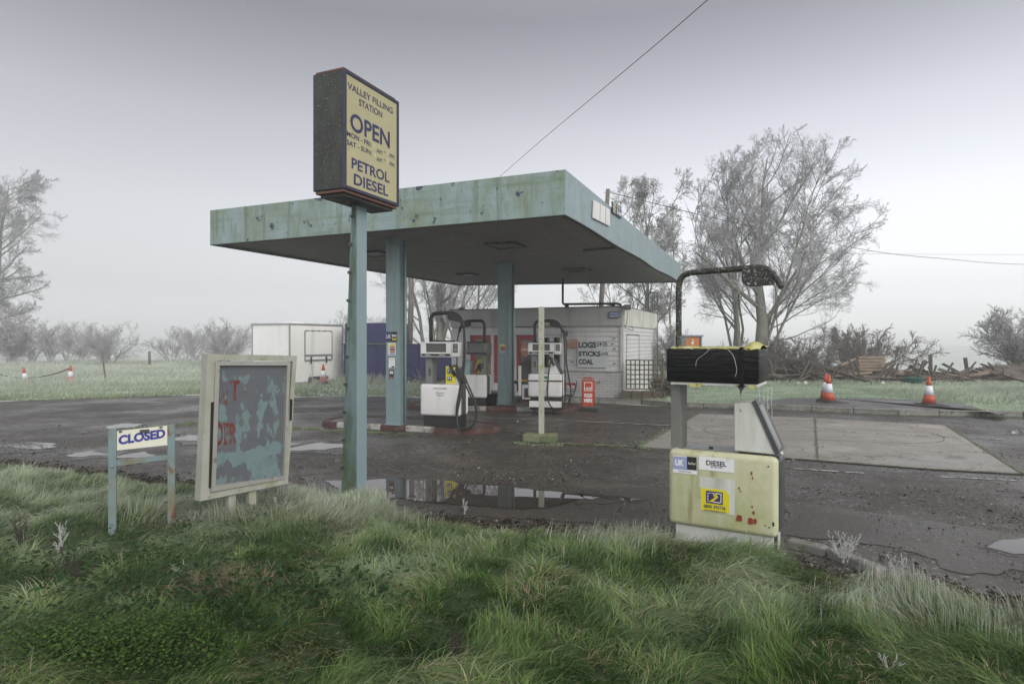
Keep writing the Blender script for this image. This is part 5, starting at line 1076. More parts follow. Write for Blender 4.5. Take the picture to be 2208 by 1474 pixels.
def stake(px0, py0, px1, py1, Y, r_, mat, label, name='fence_post', sq=True, group=None):
    a, b = at(px0, py0, Y), at(px1, py1, Y); mb = MB(mat); a.z = min(a.z, 0)
    mb.tube([a-Vector((a.x, a.y, 0)), b-Vector((a.x, a.y, 0))], r_, 4 if sq else 8); o = mb.build(name); o.location = (a.x, a.y, 0); return tag(o, label, 'post', group)
stake(229, 824, 220, 762, 24, .035, 'pole_wood', 'thin dark leaning stake in the frosty field on the left')
stake(323, 785, 322, 757, 40, .09, 'pole_wood', 'short square fence post far off between the left bushes')
stake(1669, 810, 1669, 764, 29, .07, 'timber', 'fence post behind the debris just right of the wrapped pump head')
stake(2007, 800, 2006, 764, 29, .10, 'timber', 'upright fence post in the gap between the two right hand bushes')
stake(2087, 800, 2081, 771, 29, .10, 'timber', 'leaning fence post left of the bush at the right edge')

# ================================================================ TIMBER DEBRIS
rt = random.Random(21)
def plank(mb, c, L_, w_, t_, yaw, pitch, roll=0, mi=0):
    M = Matrix.Translation(c) @ Matrix.Rotation(yaw, 4, 'Z') @ Matrix.Rotation(pitch, 4, 'Y') @ Matrix.Rotation(roll, 4, 'X'); mb.box(-L_/2, -w_/2, -t_/2, L_/2, w_/2, t_/2, mi, 0, 2, M)
mb = MB('timber', 'timber_lite')
for i in range(520):
    px = rt.uniform(1655, 2330); env = 16 if px < 1730 else (26 if px < 1900 else 11); env += 18*max(0, (px-2060)/130)
    env = min(env, 58); Y = rt.uniform(22.6, 25.5); top = .1+env*rt.uniform(.05, 1.0)*Y/F*1.05
    p = at(px, 800, Y); plank(mb, (p.x, Y, top), rt.uniform(.4, 2.2), rt.uniform(.07, .16), rt.uniform(.02, .05), rt.gauss(0, .35), rt.gauss(0, .22), rt.uniform(-1, 1), 0 if rt.random() < .85 else 1)
for i in range(34):
    px = rt.uniform(1660, 2300); Y = 22.5; p = at(px, 800, Y); plank(mb, (p.x, Y+rt.uniform(-.2, .4), .42), rt.uniform(.7, 1.3), .07, .04, rt.gauss(0, .2), rt.choice([-1, 1])*rt.uniform(.6, 1.3))
tag(mb.build('timber_debris'), 'long heap of broken grey brown fence timber behind the grass on the right', 'debris', kind='stuff')
FSk = Frame(at(1852, 800, 22.9)*1.0, -6); FSk.o.z = .1
for i in range(5):
    z = FSk.pl(1875, 797-i*6.6)[1]; mb = MB('timber_lite'); L_ = .95+rt.uniform(-.06, .06); mb.box(rt.uniform(-.03, .03), 0, z-.045, L_, .25, z+.045, 0, .008); o = mb.build('stacked_beam'); o.location = FSk.o; o.rotation_euler = (0, 0, FSk.a)
    tag(o, ('lowest', 'second lowest', 'middle', 'second highest', 'topmost')[i]+' pale beam of the stack in the timber heap behind the green tub', 'beam', 'stacked pale beams')
p = gp(1870, 818, .1); mb = MB('tub_green'); mb.lathe([(.24, 0), (.30, .24), (.33, .26), (.31, .245), (.22, .02)], 24); o = mb.build('plastic_tub'); o.location = (p.x, min(p.y, 22.0), .1); o.scale = (1.05, 1, .95); tag(o, 'dark green plastic tub in front of the timber heap', 'tub')
for px, py, w_, lab in ((1722, 812, .16, 'small white rag at the foot of the brambles near the pump'), (1737, 812, .2, 'crumpled pale plastic sheet in the grass left of the cones'), (1904, 812, .15, 'white scrap of paper just right of the green tub')):
    p = at(px, py, 21.8); mb = MB('white_ink'); 
    pts = [(w_*.5*math.cos(t)*rt.uniform(.5, 1), 0, .06+.05*math.sin(t)*rt.uniform(.4, 1)) for t in np.linspace(0, 2*math.pi, 9, endpoint=False)]; mb.prism(pts, (.03, .08, .02)); o = mb.build('litter'); o.location = (p.x, 21.8, .1); tag(o, lab, 'litter')
p = at(2195, 815, 17.5); mb = MB('timber'); plank(mb, (0, 0, .45), 1.1, .28, .06, -.3, .32, .9); o = mb.build('fallen_plank'); o.location = (p.x+.2, 17.5, .15); tag(o, 'dark plank sticking out of the rough grass at the right edge', 'plank')

# ================================================================ TREES AND BUSHES (bare, frosted)
def norm(v): return v/np.maximum(1e-9, np.linalg.norm(v, axis=-1, keepdims=True))
def tubes(P, Rr, sides):
    nb, n, _ = P.shape; T = np.empty_like(P); T[:, 1:-1] = P[:, 2:]-P[:, :-2]; T[:, 0] = P[:, 1]-P[:, 0]; T[:, -1] = P[:, -1]-P[:, -2]; T = norm(T)
    m = norm(P[:, -1]-P[:, 0]); ref = np.where(np.abs(m[:, 2:3]) < .8, np.array([[0, 0, 1.]]), np.array([[1., 0, 0]]))[:, None, :]
    a = norm(np.cross(T, np.broadcast_to(ref, T.shape))); b = np.cross(T, a); k = 2*np.pi*np.arange(sides)/sides
    Vv = P[:, :, None, :]+Rr[:, :, None, None]*(a[:, :, None, :]*np.cos(k)[:, None]+b[:, :, None, :]*np.sin(k)[:, None])
    idx = np.arange(nb*n*sides).reshape(nb, n, sides); nx = np.roll(idx, -1, 2)
    Q = np.stack([idx[:, :-1], nx[:, :-1], nx[:, 1:], idx[:, 1:]], -1).reshape(-1, 4); return Vv.reshape(-1, 3), Q
def grow(r, P, Rr, per, tr, ang, lf, nseg, wig, up, rf, rmin, gamma=1.0, env=None, outw=0):
    nb, n, _ = P.shape; N_ = nb*per; par = np.repeat(np.arange(nb), per)
    base = (np.tile(np.arange(per), nb)+r.uniform(0, 1, N_))/per; t = tr[0]+(tr[1]-tr[0])*base**gamma
    f = t*(n-1); i = np.minimum(f.astype(int), n-2); fr = (f-i)[:, None]
    st = P[par, i]*(1-fr)+P[par, i+1]*fr; tan = norm(P[par, i+1]-P[par, i]); rad = Rr[par, i]*(1-fr[:, 0])+Rr[par, i+1]*fr[:, 0]
    plen = np.linalg.norm(np.diff(P, axis=1), axis=2).sum(1)[par]
    rnd = norm(r.normal(size=(N_, 3))); perp = norm(rnd-tan*(rnd*tan).sum(1, keepdims=True)); an = (ang[0]+(ang[1]-ang[0])*r.uniform(0, 1, N_))[:, None]
    d = norm(tan*np.cos(an)+perp*np.sin(an)); L_ = plen*lf*r.uniform(.65, 1.2, N_)*(1.12-.6*t)
    step = (L_/(nseg))[:, None]; Q = [st]; p = st
    for s in range(nseg):
        d = norm(d+r.normal(size=(N_, 3))*wig+np.array([0, 0, up])); p = p+d*step; Q.append(p)
    Q = np.stack(Q, 1); r0 = np.maximum(rmin, rad*rf); rr2 = r0[:, None]*np.linspace(1, .35, nseg+1)[None]; rr2 = np.maximum(rr2, rmin*.6)
    if env is not None:
        ok = env(Q[:, -1]) ; Q, rr2 = Q[ok], rr2[ok]
    return Q, rr2
def bare_tree(name, px, Y, base_z, trunks, levels, label, seed, group=None, leaf=0, mats=('bark', 'twig_frost'), env=None, cat='tree', leafmat='dead_leaf', rot=0):
    """trunks: list of (dx, height, lean_x, lean_y, radius); levels: grow() settings"""
    r = np.random.default_rng(seed); e = bpy.data.objects.new(name, None); COL.objects.link(e); e.location = ((px-CX)/F*Y, Y, base_z); tag(e, label, cat, group)
    n = 9; P = []; Rr = []
    for dx, h, lx, ly, rad in trunks:
        t = np.linspace(0, 1, n); w_ = np.cumsum(r.normal(size=(n, 2))*h*.012, 0); w_[0] = 0
        P.append(np.stack([dx+lx*t**1.15+w_[:, 0], ly*t**1.15+w_[:, 1], h*t], 1)); Rr.append(rad*(1-.94*t**.8)*(1+.25*np.exp(-t*18)))
    P, Rr = np.array(P), np.array(Rr); thick = [tubes(P, Rr, 10)]; thin = []
    for li, lv in enumerate(levels):
        lv = dict(lv); P, Rr = grow(r, P, Rr, env=env, **lv)
        (thick if li == 0 else thin).append(tubes(P, Rr, 7 if li == 0 else (5 if li == 1 else 3)))
    def cat_(L_): 
        off = 0; vs, qs = [], []
        for v, q_ in L_: vs.append(v); qs.append(q_+off); off += len(v)
        return np.concatenate(vs), np.concatenate(qs)
    fast_mesh('trunk', *cat_(thick), mats[0], parent=e, smooth=True)
    v, q_ = cat_(thin)
    if leaf:
        tips = P[r.integers(0, len(P), leaf), -1]; cl = r.normal(size=(leaf, 5, 3))*.05; c_ = (tips[:, None]+cl*np.array([1, 1, 1.6])-np.array([0, 0, .06])).reshape(-1, 3)
        d1, d2 = norm(r.normal(size=c_.shape))*.022, norm(r.normal(size=c_.shape))*.03
        lv_ = np.stack([c_-d1, c_-d2, c_+d1, c_+d2], 1).reshape(-1, 3); lq = np.arange(len(lv_)).reshape(-1, 4)+len(v); mi = np.concatenate([np.zeros(len(q_)), np.ones(len(lq))]); v = np.concatenate([v, lv_]); q_ = np.concatenate([q_, lq])
        fast_mesh('crown', v, q_, None, parent=e, mats=[mats[1], leafmat], midx=mi)
    else: fast_mesh('crown', v, q_, mats[1], parent=e)
    return e
big = [dict(per=9, tr=(.2, .97), ang=(.5, 1.0), lf=.55, nseg=9, wig=.085, up=.05, rf=.5, rmin=.018),
       dict(per=7, tr=(.15, 1), ang=(.4, .9), lf=.56, nseg=7, wig=.10, up=.035, rf=.5, rmin=.011),
       dict(per=7, tr=(.12, 1), ang=(.4, .95), lf=.56, nseg=5, wig=.13, up=.03, rf=.55, rmin=.0072),
       dict(per=6, tr=(.1, 1), ang=(.4, 1.0), lf=.56, nseg=4, wig=.15, up=.03, rf=.6, rmin=.0052),
       dict(per=4, tr=(.1, 1), ang=(.4, .9), lf=.55, nseg=2, wig=.15, up=.03, rf=.6, rmin=.0042)]
G = 'bare frosted trees behind the station'
Yt = 28.0; pxm = Yt/F
def ell(cx_, cz_, rx, rz): return lambda p: ((p[:, 0]-cx_)/rx)**2+((p[:, 2]-cz_)/rz)**2+(p[:, 1]/rx)**2 < 1.0
bare_tree('bare_tree', 1616, Yt, 0, [(0, 9.9, .9, 0, .34), (.1, 8.4, 3.0, .5, .11), (-.05, 8.8, -.6, -.4, .12), (.15, 6.6, 4.0, -.6, .10), (.1, 9.1, 2.0, -.5, .10)],
    [dict(big[0], per=12, tr=(.2, 1), lf=.50)]+big[1:], 'largest bare tree with a thick forked trunk right of the canopy', 3, G, env=ell(1.6, 5.6, 4.9, 5.7))
bare_tree('bare_tree', 1594, Yt+1.2, 0, [(0, 9.3, -.6, .2, .19), (0, 8.4, -1.9, .4, .08), (0, 8.8, .5, .3, .08)], [dict(big[0], per=11, tr=(.2, .98), lf=.42)]+big[1:], 'slimmer bare tree growing close against the left of the largest tree', 5, G, env=ell(-.6, 5.8, 2.6, 5.3))
bare_tree('bare_tree', 1437, 25, 0, [(0, 8.1, -.5, 0, .13), (0, 7.8, -1.5, .3, .07), (0, 7.4, .5, .2, .06)], [dict(big[0], per=10, tr=(.25, .97), lf=.30)]+big[1:], 'thin bare tree with hanging seed clusters just right of the shop', 8, G, leaf=900)
bare_tree('bare_tree', 1330, 26.5, 0, [(0, 4.4, 1.3, 0, .08), (0, 4.6, -.5, 0, .06)], [dict(big[0], per=8, lf=.45)]+big[1:4], 'small bare tree with seed clusters seen between the shop roof and canopy', 12, G, leaf=260)
bare_tree('bare_tree', 951, 31, 0, [(0, 8.2, .3, 0, .33), (-.5, 7.6, -1.9, 0, .13), (.3, 7.6, 2.0, 0, .12), (1.3, 7.2, .7, 0, .12), (-.2, 7.6, -1.0, 0, .1)], [dict(big[0], per=10, tr=(.12, .95), lf=.42, up=.08)]+big[1:], 'broad many stemmed bare tree behind the blue container and shop', 15, G)
bare_tree('bare_tree', -40, 50, 0, [(0, 14.4, .9, 0, .5)], [dict(big[0], per=54, tr=(.1, .98), ang=(.75, 1.3), lf=.36, up=.03, rf=.35, rmin=.035)]+[dict(big[1], per=9, rmin=.018, up=.02, lf=.5), dict(big[2], per=7, rmin=.012), dict(big[3], per=6, rmin=.009), dict(big[4], rmin=.007)], 'tall conical bare tree fading into the fog at the left edge', 18, G)
bsh = [dict(per=8, tr=(.1, .95), ang=(.3, .9), lf=.60, nseg=6, wig=.16, up=.05, rf=.55, rmin=.011),
       dict(per=8, tr=(.15, 1), ang=(.35, 1.0), lf=.50, nseg=5, wig=.18, up=.04, rf=.6, rmin=.0075),
       dict(per=8, tr=(.1, 1), ang=(.4, 1.1), lf=.5, nseg=3, wig=.2, up=.03, rf=.65, rmin=.0055)]
def bush(px, Y, h, spread, n, label, seed, rad=.05, leaf=0, mats=('twig_frost', 'twig_frost'), lv=None, base=0, group='bare frosted bushes', name='bare_bush', sx_=1.0):
    r = random.Random(seed); tr_ = []
    for i in range(n):
        a = 2*math.pi*(i+r.random()*.6)/n; s_ = spread*r.uniform(.25, 1.0); tr_.append((r.uniform(-.15, .15)*spread, h*(1-.35*(s_/spread)**2)*r.uniform(.8, 1), s_*math.cos(a)*sx_, s_*math.sin(a)*.8, rad*r.uniform(.6, 1)))
    return bare_tree(name, px, Y, base, tr_, lv or bsh, label, seed, group, leaf, mats, cat='bush')
bush(25, 42, 2.9, 1.7, 12, 'darkest dense bush at the far left below the tall tree', 31, .07, lv=[dict(bsh[0], per=9), dict(bsh[1], per=9, rmin=.014), dict(bsh[2], rmin=.011)])
bush(112, 43, 2.7, 1.5, 6, 'open bare bush with one crooked stem, second from the left edge', 32, .09); bush(180, 45, 3.0, 1.6, 7, 'bare bush rising behind its neighbours in the left field', 33, .08)
bush(235, 40, 2.7, 1.8, 12, 'dome shaped bare bush above the thin leaning stake', 34, .06, lv=[dict(bsh[0], per=8), dict(bsh[1], per=8), bsh[2]])
bush(375, 44, 2.5, 1.5, 6, 'loose low bare bush right of the far fence post', 35, .06); bush(472, 38, 2.7, 1.8, 10, 'rounded bare bush against the left end of the white trailer', 36, .06)
for i_, (px_, Y_, h_, sp_) in enumerate(((-20, 44, 2.6, 2.0), (70, 48, 2.9, 2.2), (150, 52, 3.0, 2.4), (285, 50, 2.3, 2.0), (335, 54, 2.2, 2.2), (415, 50, 2.6, 2.4), (500, 46, 2.9, 2.0))):
    if i_ in (3, 4): continue
    bush(px_, Y_, h_, sp_, 9, ('pale misty bush cut off by the left edge', 'faint bush behind the darkest left bush', 'faint bush behind the crooked stemmed one', 'low faint bush in the gap left of the far fence post', 'faintest low bush right behind the far fence post', 'faint bush between the last two field bushes', 'faint bush partly behind the white trailer')[i_], 80+i_, .06)
bush(790, 36, 3.3, 2.0, 10, 'bare bush showing above the blue container beside the sign pole', 37, .07)
bush(1852, 26.5, 2.15, 2.2, 12, 'wide bare thorn bush over the timber heap behind the cones', 38, .07, leaf=500, mats=('twig_bramble', 'twig_bramble'), lv=[dict(bsh[0], per=8, rmin=.018), dict(bsh[1], rmin=.011), dict(bsh[2], rmin=.008)], sx_=1.25)
bush(2205, 27, 3.1, 2.4, 13, 'large bare thorn bush cut by the right edge of the view', 39, .09, mats=('twig_bramble', 'twig_frost'), lv=[dict(bsh[0], per=9, rmin=.02), dict(bsh[1], rmin=.012), dict(bsh[2], rmin=.009)])
bush(1740, 23.5, 1.5, 1.5, 14, 'brown bramble tangle against the timber heap left of the beams', 40, .03, mats=('twig_bramble', 'twig_bramble'), leaf=300, base=.1, name='bramble')
bush(1660, 24, 1.7, 1.6, 10, 'thin bramble stems behind the wrapped pump head', 41, .03, mats=('twig_bramble', 'twig_bramble'), leaf=250, base=.1, name='bramble')
bush(1448, 20.5, 2.0, .35, 7, 'dry climber stalks behind the trellis at the shop corner', 42, .025, mats=('twig_bramble', 'twig_frost'), base=.1, name='climber')
bush(1432, 17.5, .5, .5, 10, 'low green weeds beside the planter', 43, .012, mats=('twig_bramble', 'dead_leaf'), leaf=500, base=.1, name='weed')
lowb = [dict(per=5, tr=(.2, .95), ang=(.3, .9), lf=.5, nseg=4, wig=.15, up=.05, rf=.7, rmin=.004), dict(per=5, tr=(.1, 1), ang=(.3, 1.), lf=.4, nseg=3, wig=.15, up=.02, rf=.7, rmin=.003)]
for px, Y, h, sp, lab, sd_ in ((690, 22.2, .5, .5, 'frosty scrub by the trailer wheel', 51), (600, 23, .4, .5, 'low frosty scrub in front of the trailer end wall', 52), (800, 21.5, .55, .6, 'frosty scrub under the left end of the blue container', 53), (915, 21.5, .7, .6, 'pale frosted scrub under the blue container left of the pump', 54), (840, 22, .5, .6, 'frosty scrub under the middle of the blue container', 55), (672, 21.0, 1.1, .12, 'single upright frosted sapling by the trailer hatch', 56)):
    bush(px, Y, h, sp, 9 if sp > .2 else 2, lab, sd_, .01, lv=lowb, name='scrub', group='frosty scrub by the trailer')
# frosted and dead weeds in the near verge
vw = [dict(per=9, tr=(.15, 1), ang=(.3, .8), lf=.34, nseg=4, wig=.10, up=.08, rf=.7, rmin=.0014), dict(per=9, tr=(.1, 1), ang=(.4, 1.), lf=.28, nseg=3, wig=.15, up=.04, rf=.8, rmin=.0012), dict(per=5, tr=(.1, 1), ang=(.4, 1.), lf=.4, nseg=2, wig=.15, up=.04, rf=.8, rmin=.001)]
wm('frost_white', (.48, .49, .48), .8, bump=0); wm('stem_dark', (.045, .035, .03), .8, layers=[((.3, .3, .29), 60, .6, .7, None, .6)], bump=0)
def gpv(x, y, z=.05): return gp(x, y, z)
for px, py, h, sp, n, mt, lab, sd_ in (
    (1822, 1212, .24, .16, 7, 'frost_white', 'white frosted weed growing on the tarmac right of the lime pump', 61), (1935, 1252, .20, .12, 4, 'frost_white', 'arching frosted stalks at the right verge edge', 62),
    (128, 1205, .30, .03, 3, 'frost_white', 'tall frosted stalk left of the closed sign', 63), (150, 1260, .30, .20, 4, 'stem_dark', 'dark branching dead stems in front of the closed sign', 64), (40, 1190, .3, .12, 4, 'stem_dark', 'dark dead stems at the left edge of the verge', 65),
    (172, 1290, .25, .16, 4, 'stem_dark', 'dead stems leaning towards the closed sign post', 66), (983, 1462, .30, .05, 5, 'stem_dark', 'withered thistle stalk at the bottom middle of the verge', 67),
    (1002, 1108, .16, .03, 2, 'frost_white', 'single frosted grass head against the puddle', 68), (655, 1085, .16, .12, 6, 'frost_white', 'frosted weed clump by the poster board legs', 69), (600, 1105, .16, .14, 7, 'frost_white', 'white frosted tuft behind the poster board legs', 70),
    (420, 1135, .15, .16, 8, 'frost_white', 'spiky frosted clump right of the closed sign', 71), (390, 1260, .17, .10, 4, 'frost_white', 'straw coloured frosted stalks in front of the closed sign', 72), (1915, 1460, .12, .08, 5, 'frost_white', 'small frosted weed at the bottom right', 73)):
    p = gp(px, py, .04); bush(px, p.y, h, sp, n, lab, sd_, .0022 if mt != 'stem_dark' else .0045, mats=(mt, mt), lv=vw, base=.04, name='weed', group='weeds in the near verge')

# ================================================================ NEAR VERGE AND GRASS
EDGE = [(-30, 11.5), (-12, 9.2), (-7.0, 8.3), (-5.0, 7.5), (-3.5, 6.85), (-2.35, 6.45), (-1.75, 6.42), (-1.45, 6.30), (-1.2, 5.95), (-.86, 5.62), (0, 5.38), (.9, 5.15), (1.3, 5.2), (1.75, 4.95), (1.98, 4.62), (2.15, 4.34), (2.45, 4.10), (3.15, 3.8), (5, 3.3), (12, 1.5), (20, 0)]
ex = np.array([e[0] for e in EDGE]); ey_ = np.array([e[1] for e in EDGE])
n1, n2, n3 = SN(1, 1.1), SN(2, .35), SN(3, 2.6)
def edgeY(x): return np.interp(x, ex, ey_)+.05*n2(x, x*0)+.04*np.sin(x*7.3)
def vh(x, y):
    d = np.clip(edgeY(x)-y, 0, 3); s_ = 1-np.exp(-d/.25); return s_*np.maximum(.032, .05+.03*n1(x, y)+.012*n2(x, y))+.02*np.minimum(d, 2)*np.clip(n3(x, y)+.5, 0, 1.5)-.012
gx_ = np.arange(-14, 9, .09); us = np.linspace(0, 1, 90)**1.0; XX = np.repeat(gx_[:, None], 90, 1); eY = edgeY(gx_)[:, None]; YY = -2+(eY+.12+2)*us[None]
ZZ = vh(XX, YY); Vv = np.stack([XX, YY, ZZ], -1).reshape(-1, 3); idx = np.arange(len(Vv)).reshape(XX.shape); Q = np.stack([idx[:-1, :-1], idx[1:, :-1], idx[1:, 1:], idx[:-1, 1:]], -1).reshape(-1, 4)
tag(fast_mesh('verge_ground', Vv, Q, 'verge_soil', smooth=True), kind='structure')
DARK, MID, LITE, STRAW, FROST = map(np.array, ((.030, .070, .013), (.090, .168, .036), (.22, .30, .085), (.34, .31, .17), (.54, .59, .51)))
def blades(name, label, r, x, y, z, L_, W_, lean, adir, colr, frost, nseg=4, spread=.45, parent=None):
    n = len(x); t = np.linspace(0, 1, nseg+1)
    a = adir+r.normal(size=n)*spread; hx, hy = np.cos(a), np.sin(a); ln = np.clip(lean+r.normal(size=n)*.22, .05, 1.5)
    hor = L_[:, None]*ln[:, None]*(t**1.7)[None]*.85; ver = L_[:, None]*(t[None]-np.clip(ln, 0, 1.3)[:, None]*.62*t[None]**2.0)
    wa = r.uniform(0, np.pi, n); wx, wy = np.cos(wa), np.sin(wa); wd_ = W_[:, None]*(1-t**1.6)[None]*.5+.0004
    cx = x[:, None]+hx[:, None]*hor; cy = y[:, None]+hy[:, None]*hor; cz = z[:, None]+ver
    A1 = np.stack([cx-wx[:, None]*wd_, cy-wy[:, None]*wd_, cz], -1); A2 = np.stack([cx+wx[:, None]*wd_, cy+wy[:, None]*wd_, cz], -1)
    V2 = np.stack([A1, A2], 2).reshape(-1, 3); idx = np.arange(n*(nseg+1)*2).reshape(n, nseg+1, 2)
    Q = np.stack([idx[:, :-1, 0], idx[:, :-1, 1], idx[:, 1:, 1], idx[:, 1:, 0]], -1).reshape(-1, 4)
    c = colr[:, None]*np.ones((1, nseg+1, 1)); fm = np.clip(frost[:, None]*(.25+1.1*t[None]), 0, .95)[..., None]; c = c*(1-fm)+FROST*fm
    c = np.repeat(c[:, :, None], 2, 2).reshape(-1, 3)
    return tag(fast_mesh(name, V2, Q, 'blade', tint=c, smooth=True), label, 'grass', kind='stuff')
def pal(r, g, s_, n):       # g: 0 dark .. 1 light, s_: straw share
    g = np.clip(g+r.normal(size=n)*.18, 0, 1)[:, None]; c = np.where(g < .5, DARK+(MID-DARK)*g*2, MID+(LITE-MID)*(g*2-1)); st = (r.uniform(0, 1, n) < s_)[:, None]; return np.where(st, STRAW*r.uniform(.5, 1.1, (n, 1)), c)*r.uniform(.75, 1.2, (n, 1))
r = np.random.default_rng(5)
m1, m2, m3, m4, m5 = SN(21, .5), SN(22, 1.6), SN(23, .9), SN(24, 2.2), SN(25, .22)
# near verge
NB = 520000; yy = 1.9+(9.5-1.9)*r.uniform(0, 1, NB)**1.25; xx = r.uniform(-1, 1, NB)*(yy*.93+.35)
tuft = m5(xx, yy); keep = (yy < edgeY(xx)+.03*r.normal(size=NB)) & (r.uniform(0, 1, NB) < .8+.2*np.tanh(tuft*1.4)); xx, yy = xx[keep], yy[keep]; n = len(xx)
clear = ((xx > c0.x-.05) & (xx < 2.05) & (np.abs((xx-c0.x)*math.sin(R(PHI))+(yy-c0.y)*math.cos(R(PHI))-.2) < .18)); xx, yy = xx[~clear], yy[~clear]; n = len(xx)
d = edgeY(xx)-yy; a1, a2, a3, a4, a5 = (f(xx, yy) for f in (m1, m2, m3, m4, m5))
L_ = (.090+.030*np.tanh(a2)+.022*a1+.022*a5)*(.55+.45*np.clip(d/.35, 0, 1)); L_ = np.clip(L_, .03, .22)*np.exp(r.normal(size=n)*.28)
L_ = L_*(1+.9*np.exp(-((xx-1.6)**2/.25+(yy-4.62)**2/.08))); left = np.clip((-xx-1.0)/2.5, 0, 1)*np.clip((yy-4.2)/1.2, 0, 1)
far = np.clip((yy-4.6)/1.6, 0, 1)
lean = 1.05+.25*a3-.25*far; adir = .25+.9*a4+.7*a1
frost = np.clip(.10+.13*a2+.08*a1+.30*left+.10*far+r.normal(size=n)*.16, 0, 1)*.85; frost *= np.clip((yy-2.4)/1.8, .35, 1); L_ = L_
g = .45+.20*a1+.14*a2+.10*far-.16*np.clip((3.9-yy)/1.0, 0, 1); s_ = np.clip(.10+.10*a3+.16*np.clip(1-d/.35, 0, 1)+.12*left, .02, .5)
blades('verge_grass', 'long tangled partly frosted grass covering the near verge', r, xx, yy, vh(xx, yy)-.005, L_, np.clip(.0040*np.exp(r.normal(size=n)*.35), .002, .009), lean, adir, pal(r, g, s_, n), frost, 4, .7)
# frosted tall seed-grass fringe by the board and the sign pole
NB = 26000; cxs = np.array([-2.35, -1.95, -1.5, -2.9, -1.65, .9, 2.35, 2.9, -1.2]); cys = np.array([5.75, 5.95, 5.9, 5.6, 6.1, 4.95, 3.7, 3.45, 5.6]); wts = np.array([5, 5, 4, 3, 3, 1.6, 2, 1.2, 1.5]); ci = r.choice(len(cxs), NB, p=wts/wts.sum())
xx = cxs[ci]+r.normal(size=NB)*.26; yy = cys[ci]+r.normal(size=NB)*.17; kq = yy < edgeY(xx)+.05; xx, yy = xx[kq], yy[kq]; n = len(xx)
blades('frosted_tufts', 'pale frosted tufts around the board legs and the sign pole foot', r, xx, yy, vh(xx, yy), r.uniform(.09, .22, n), r.uniform(.002, .0042, n), .45+.3*m3(xx, yy), .3+1.5*m4(xx, yy), pal(r, .45+0*xx, .45, n), np.clip(.5+.25*r.normal(size=n), 0, 1))
# left field and banks
def region(n, xa, xb, ya, yb): return r.uniform(xa, xb, n), ya+(yb-ya)*r.uniform(0, 1, n)**1.5
xx, yy = region(150000, -34, 0, 17.0, 48); bound = np.interp(xx/yy, [-.84, -.75, -.65, -.5, -.35, -.25, -.17], [16.6, 16.8, 17.8, 18.9, 18.4, 18.2, 18.3]); kq = (yy > bound+.25*m1(xx*.5, yy*.5)*.5) & (xx/yy > -1.0) & (xx/yy < -.05); xx, yy = xx[kq], yy[kq]; n = len(xx)
f1, f2 = SN(41, 2.2), SN(42, 6)
q1, q2 = f1(xx, yy), f2(xx, yy); dd = np.clip((yy-bound[kq])/6, 0, 1)
blades('field_grass', 'rough frosty field grass beyond the tarmac on the left', r, xx, yy, np.zeros(n), np.clip(.12+.2*dd+.08*q1, .05, .5)*r.uniform(.6, 1.3, n), r.uniform(.008, .022, n)*(.6+yy/40), .6+.25*q2, 1.5*q2, pal(r, .62+.15*q1-.1*dd, np.clip(.15+.35*dd, 0, .6), n), np.clip(.38+.62*dd+.10*q1+.08*r.normal(size=n), .1, .97), 3)
# right lawn: short frosted turf
def inside_pv(x, y):      # outside the paved strip
    c = np.zeros(len(x), bool); P_ = pv
    for i in range(len(P_)):
        (x1_, y1_), (x2_, y2_) = P_[i], P_[(i+1) % len(P_)]; cnd = ((y1_ > y) != (y2_ > y)); xi = (x2_-x1_)*(y-y1_)/(y2_-y1_+1e-12)+x1_; c ^= cnd & (x < xi)
    return c
kx = np.array([p.x for p in kline]); ky = np.array([p.y for p in kline])
xx, yy = region(130000, 3.2, 24, 13.4, 27); kq = (yy > np.interp(xx, kx, ky)+.16+.04*r.normal(size=len(xx))) & ~inside_pv(xx, yy) & (xx/yy < 1.0) & ~((xx < 5.2) & (yy < 21) & (xx-3.2 < (yy-16.6)*.43+.15)); xx, yy = xx[kq], yy[kq]; n = len(xx)
q1, q2 = f1(xx*2, yy*2), f2(xx, yy)
rough = np.clip((xx-10.6)/1.5, 0, 1)*np.clip((yy-14.9)/1.0, 0, 1)*np.clip((21-yy)/2, 0, 1)+np.clip((yy-20.6)/1.0, 0, 1)*.6; rough = np.clip(rough, 0, 1)
blades('lawn_grass', 'short frost whitened lawn grass behind the kerb on the right', r, xx, yy, np.full(n, .1), (.05+.02*q1+.22*rough)*r.uniform(.6, 1.3, n), r.uniform(.008, .018, n), .6+.2*q2, 1.2*q2, pal(r, .55+.15*q1, .06+.35*rough, n), np.clip(.74+.12*q1+.12*rough-.25*(rough > .3)*(q1 > .3)+.08*r.normal(size=n), .1, .9), 3)
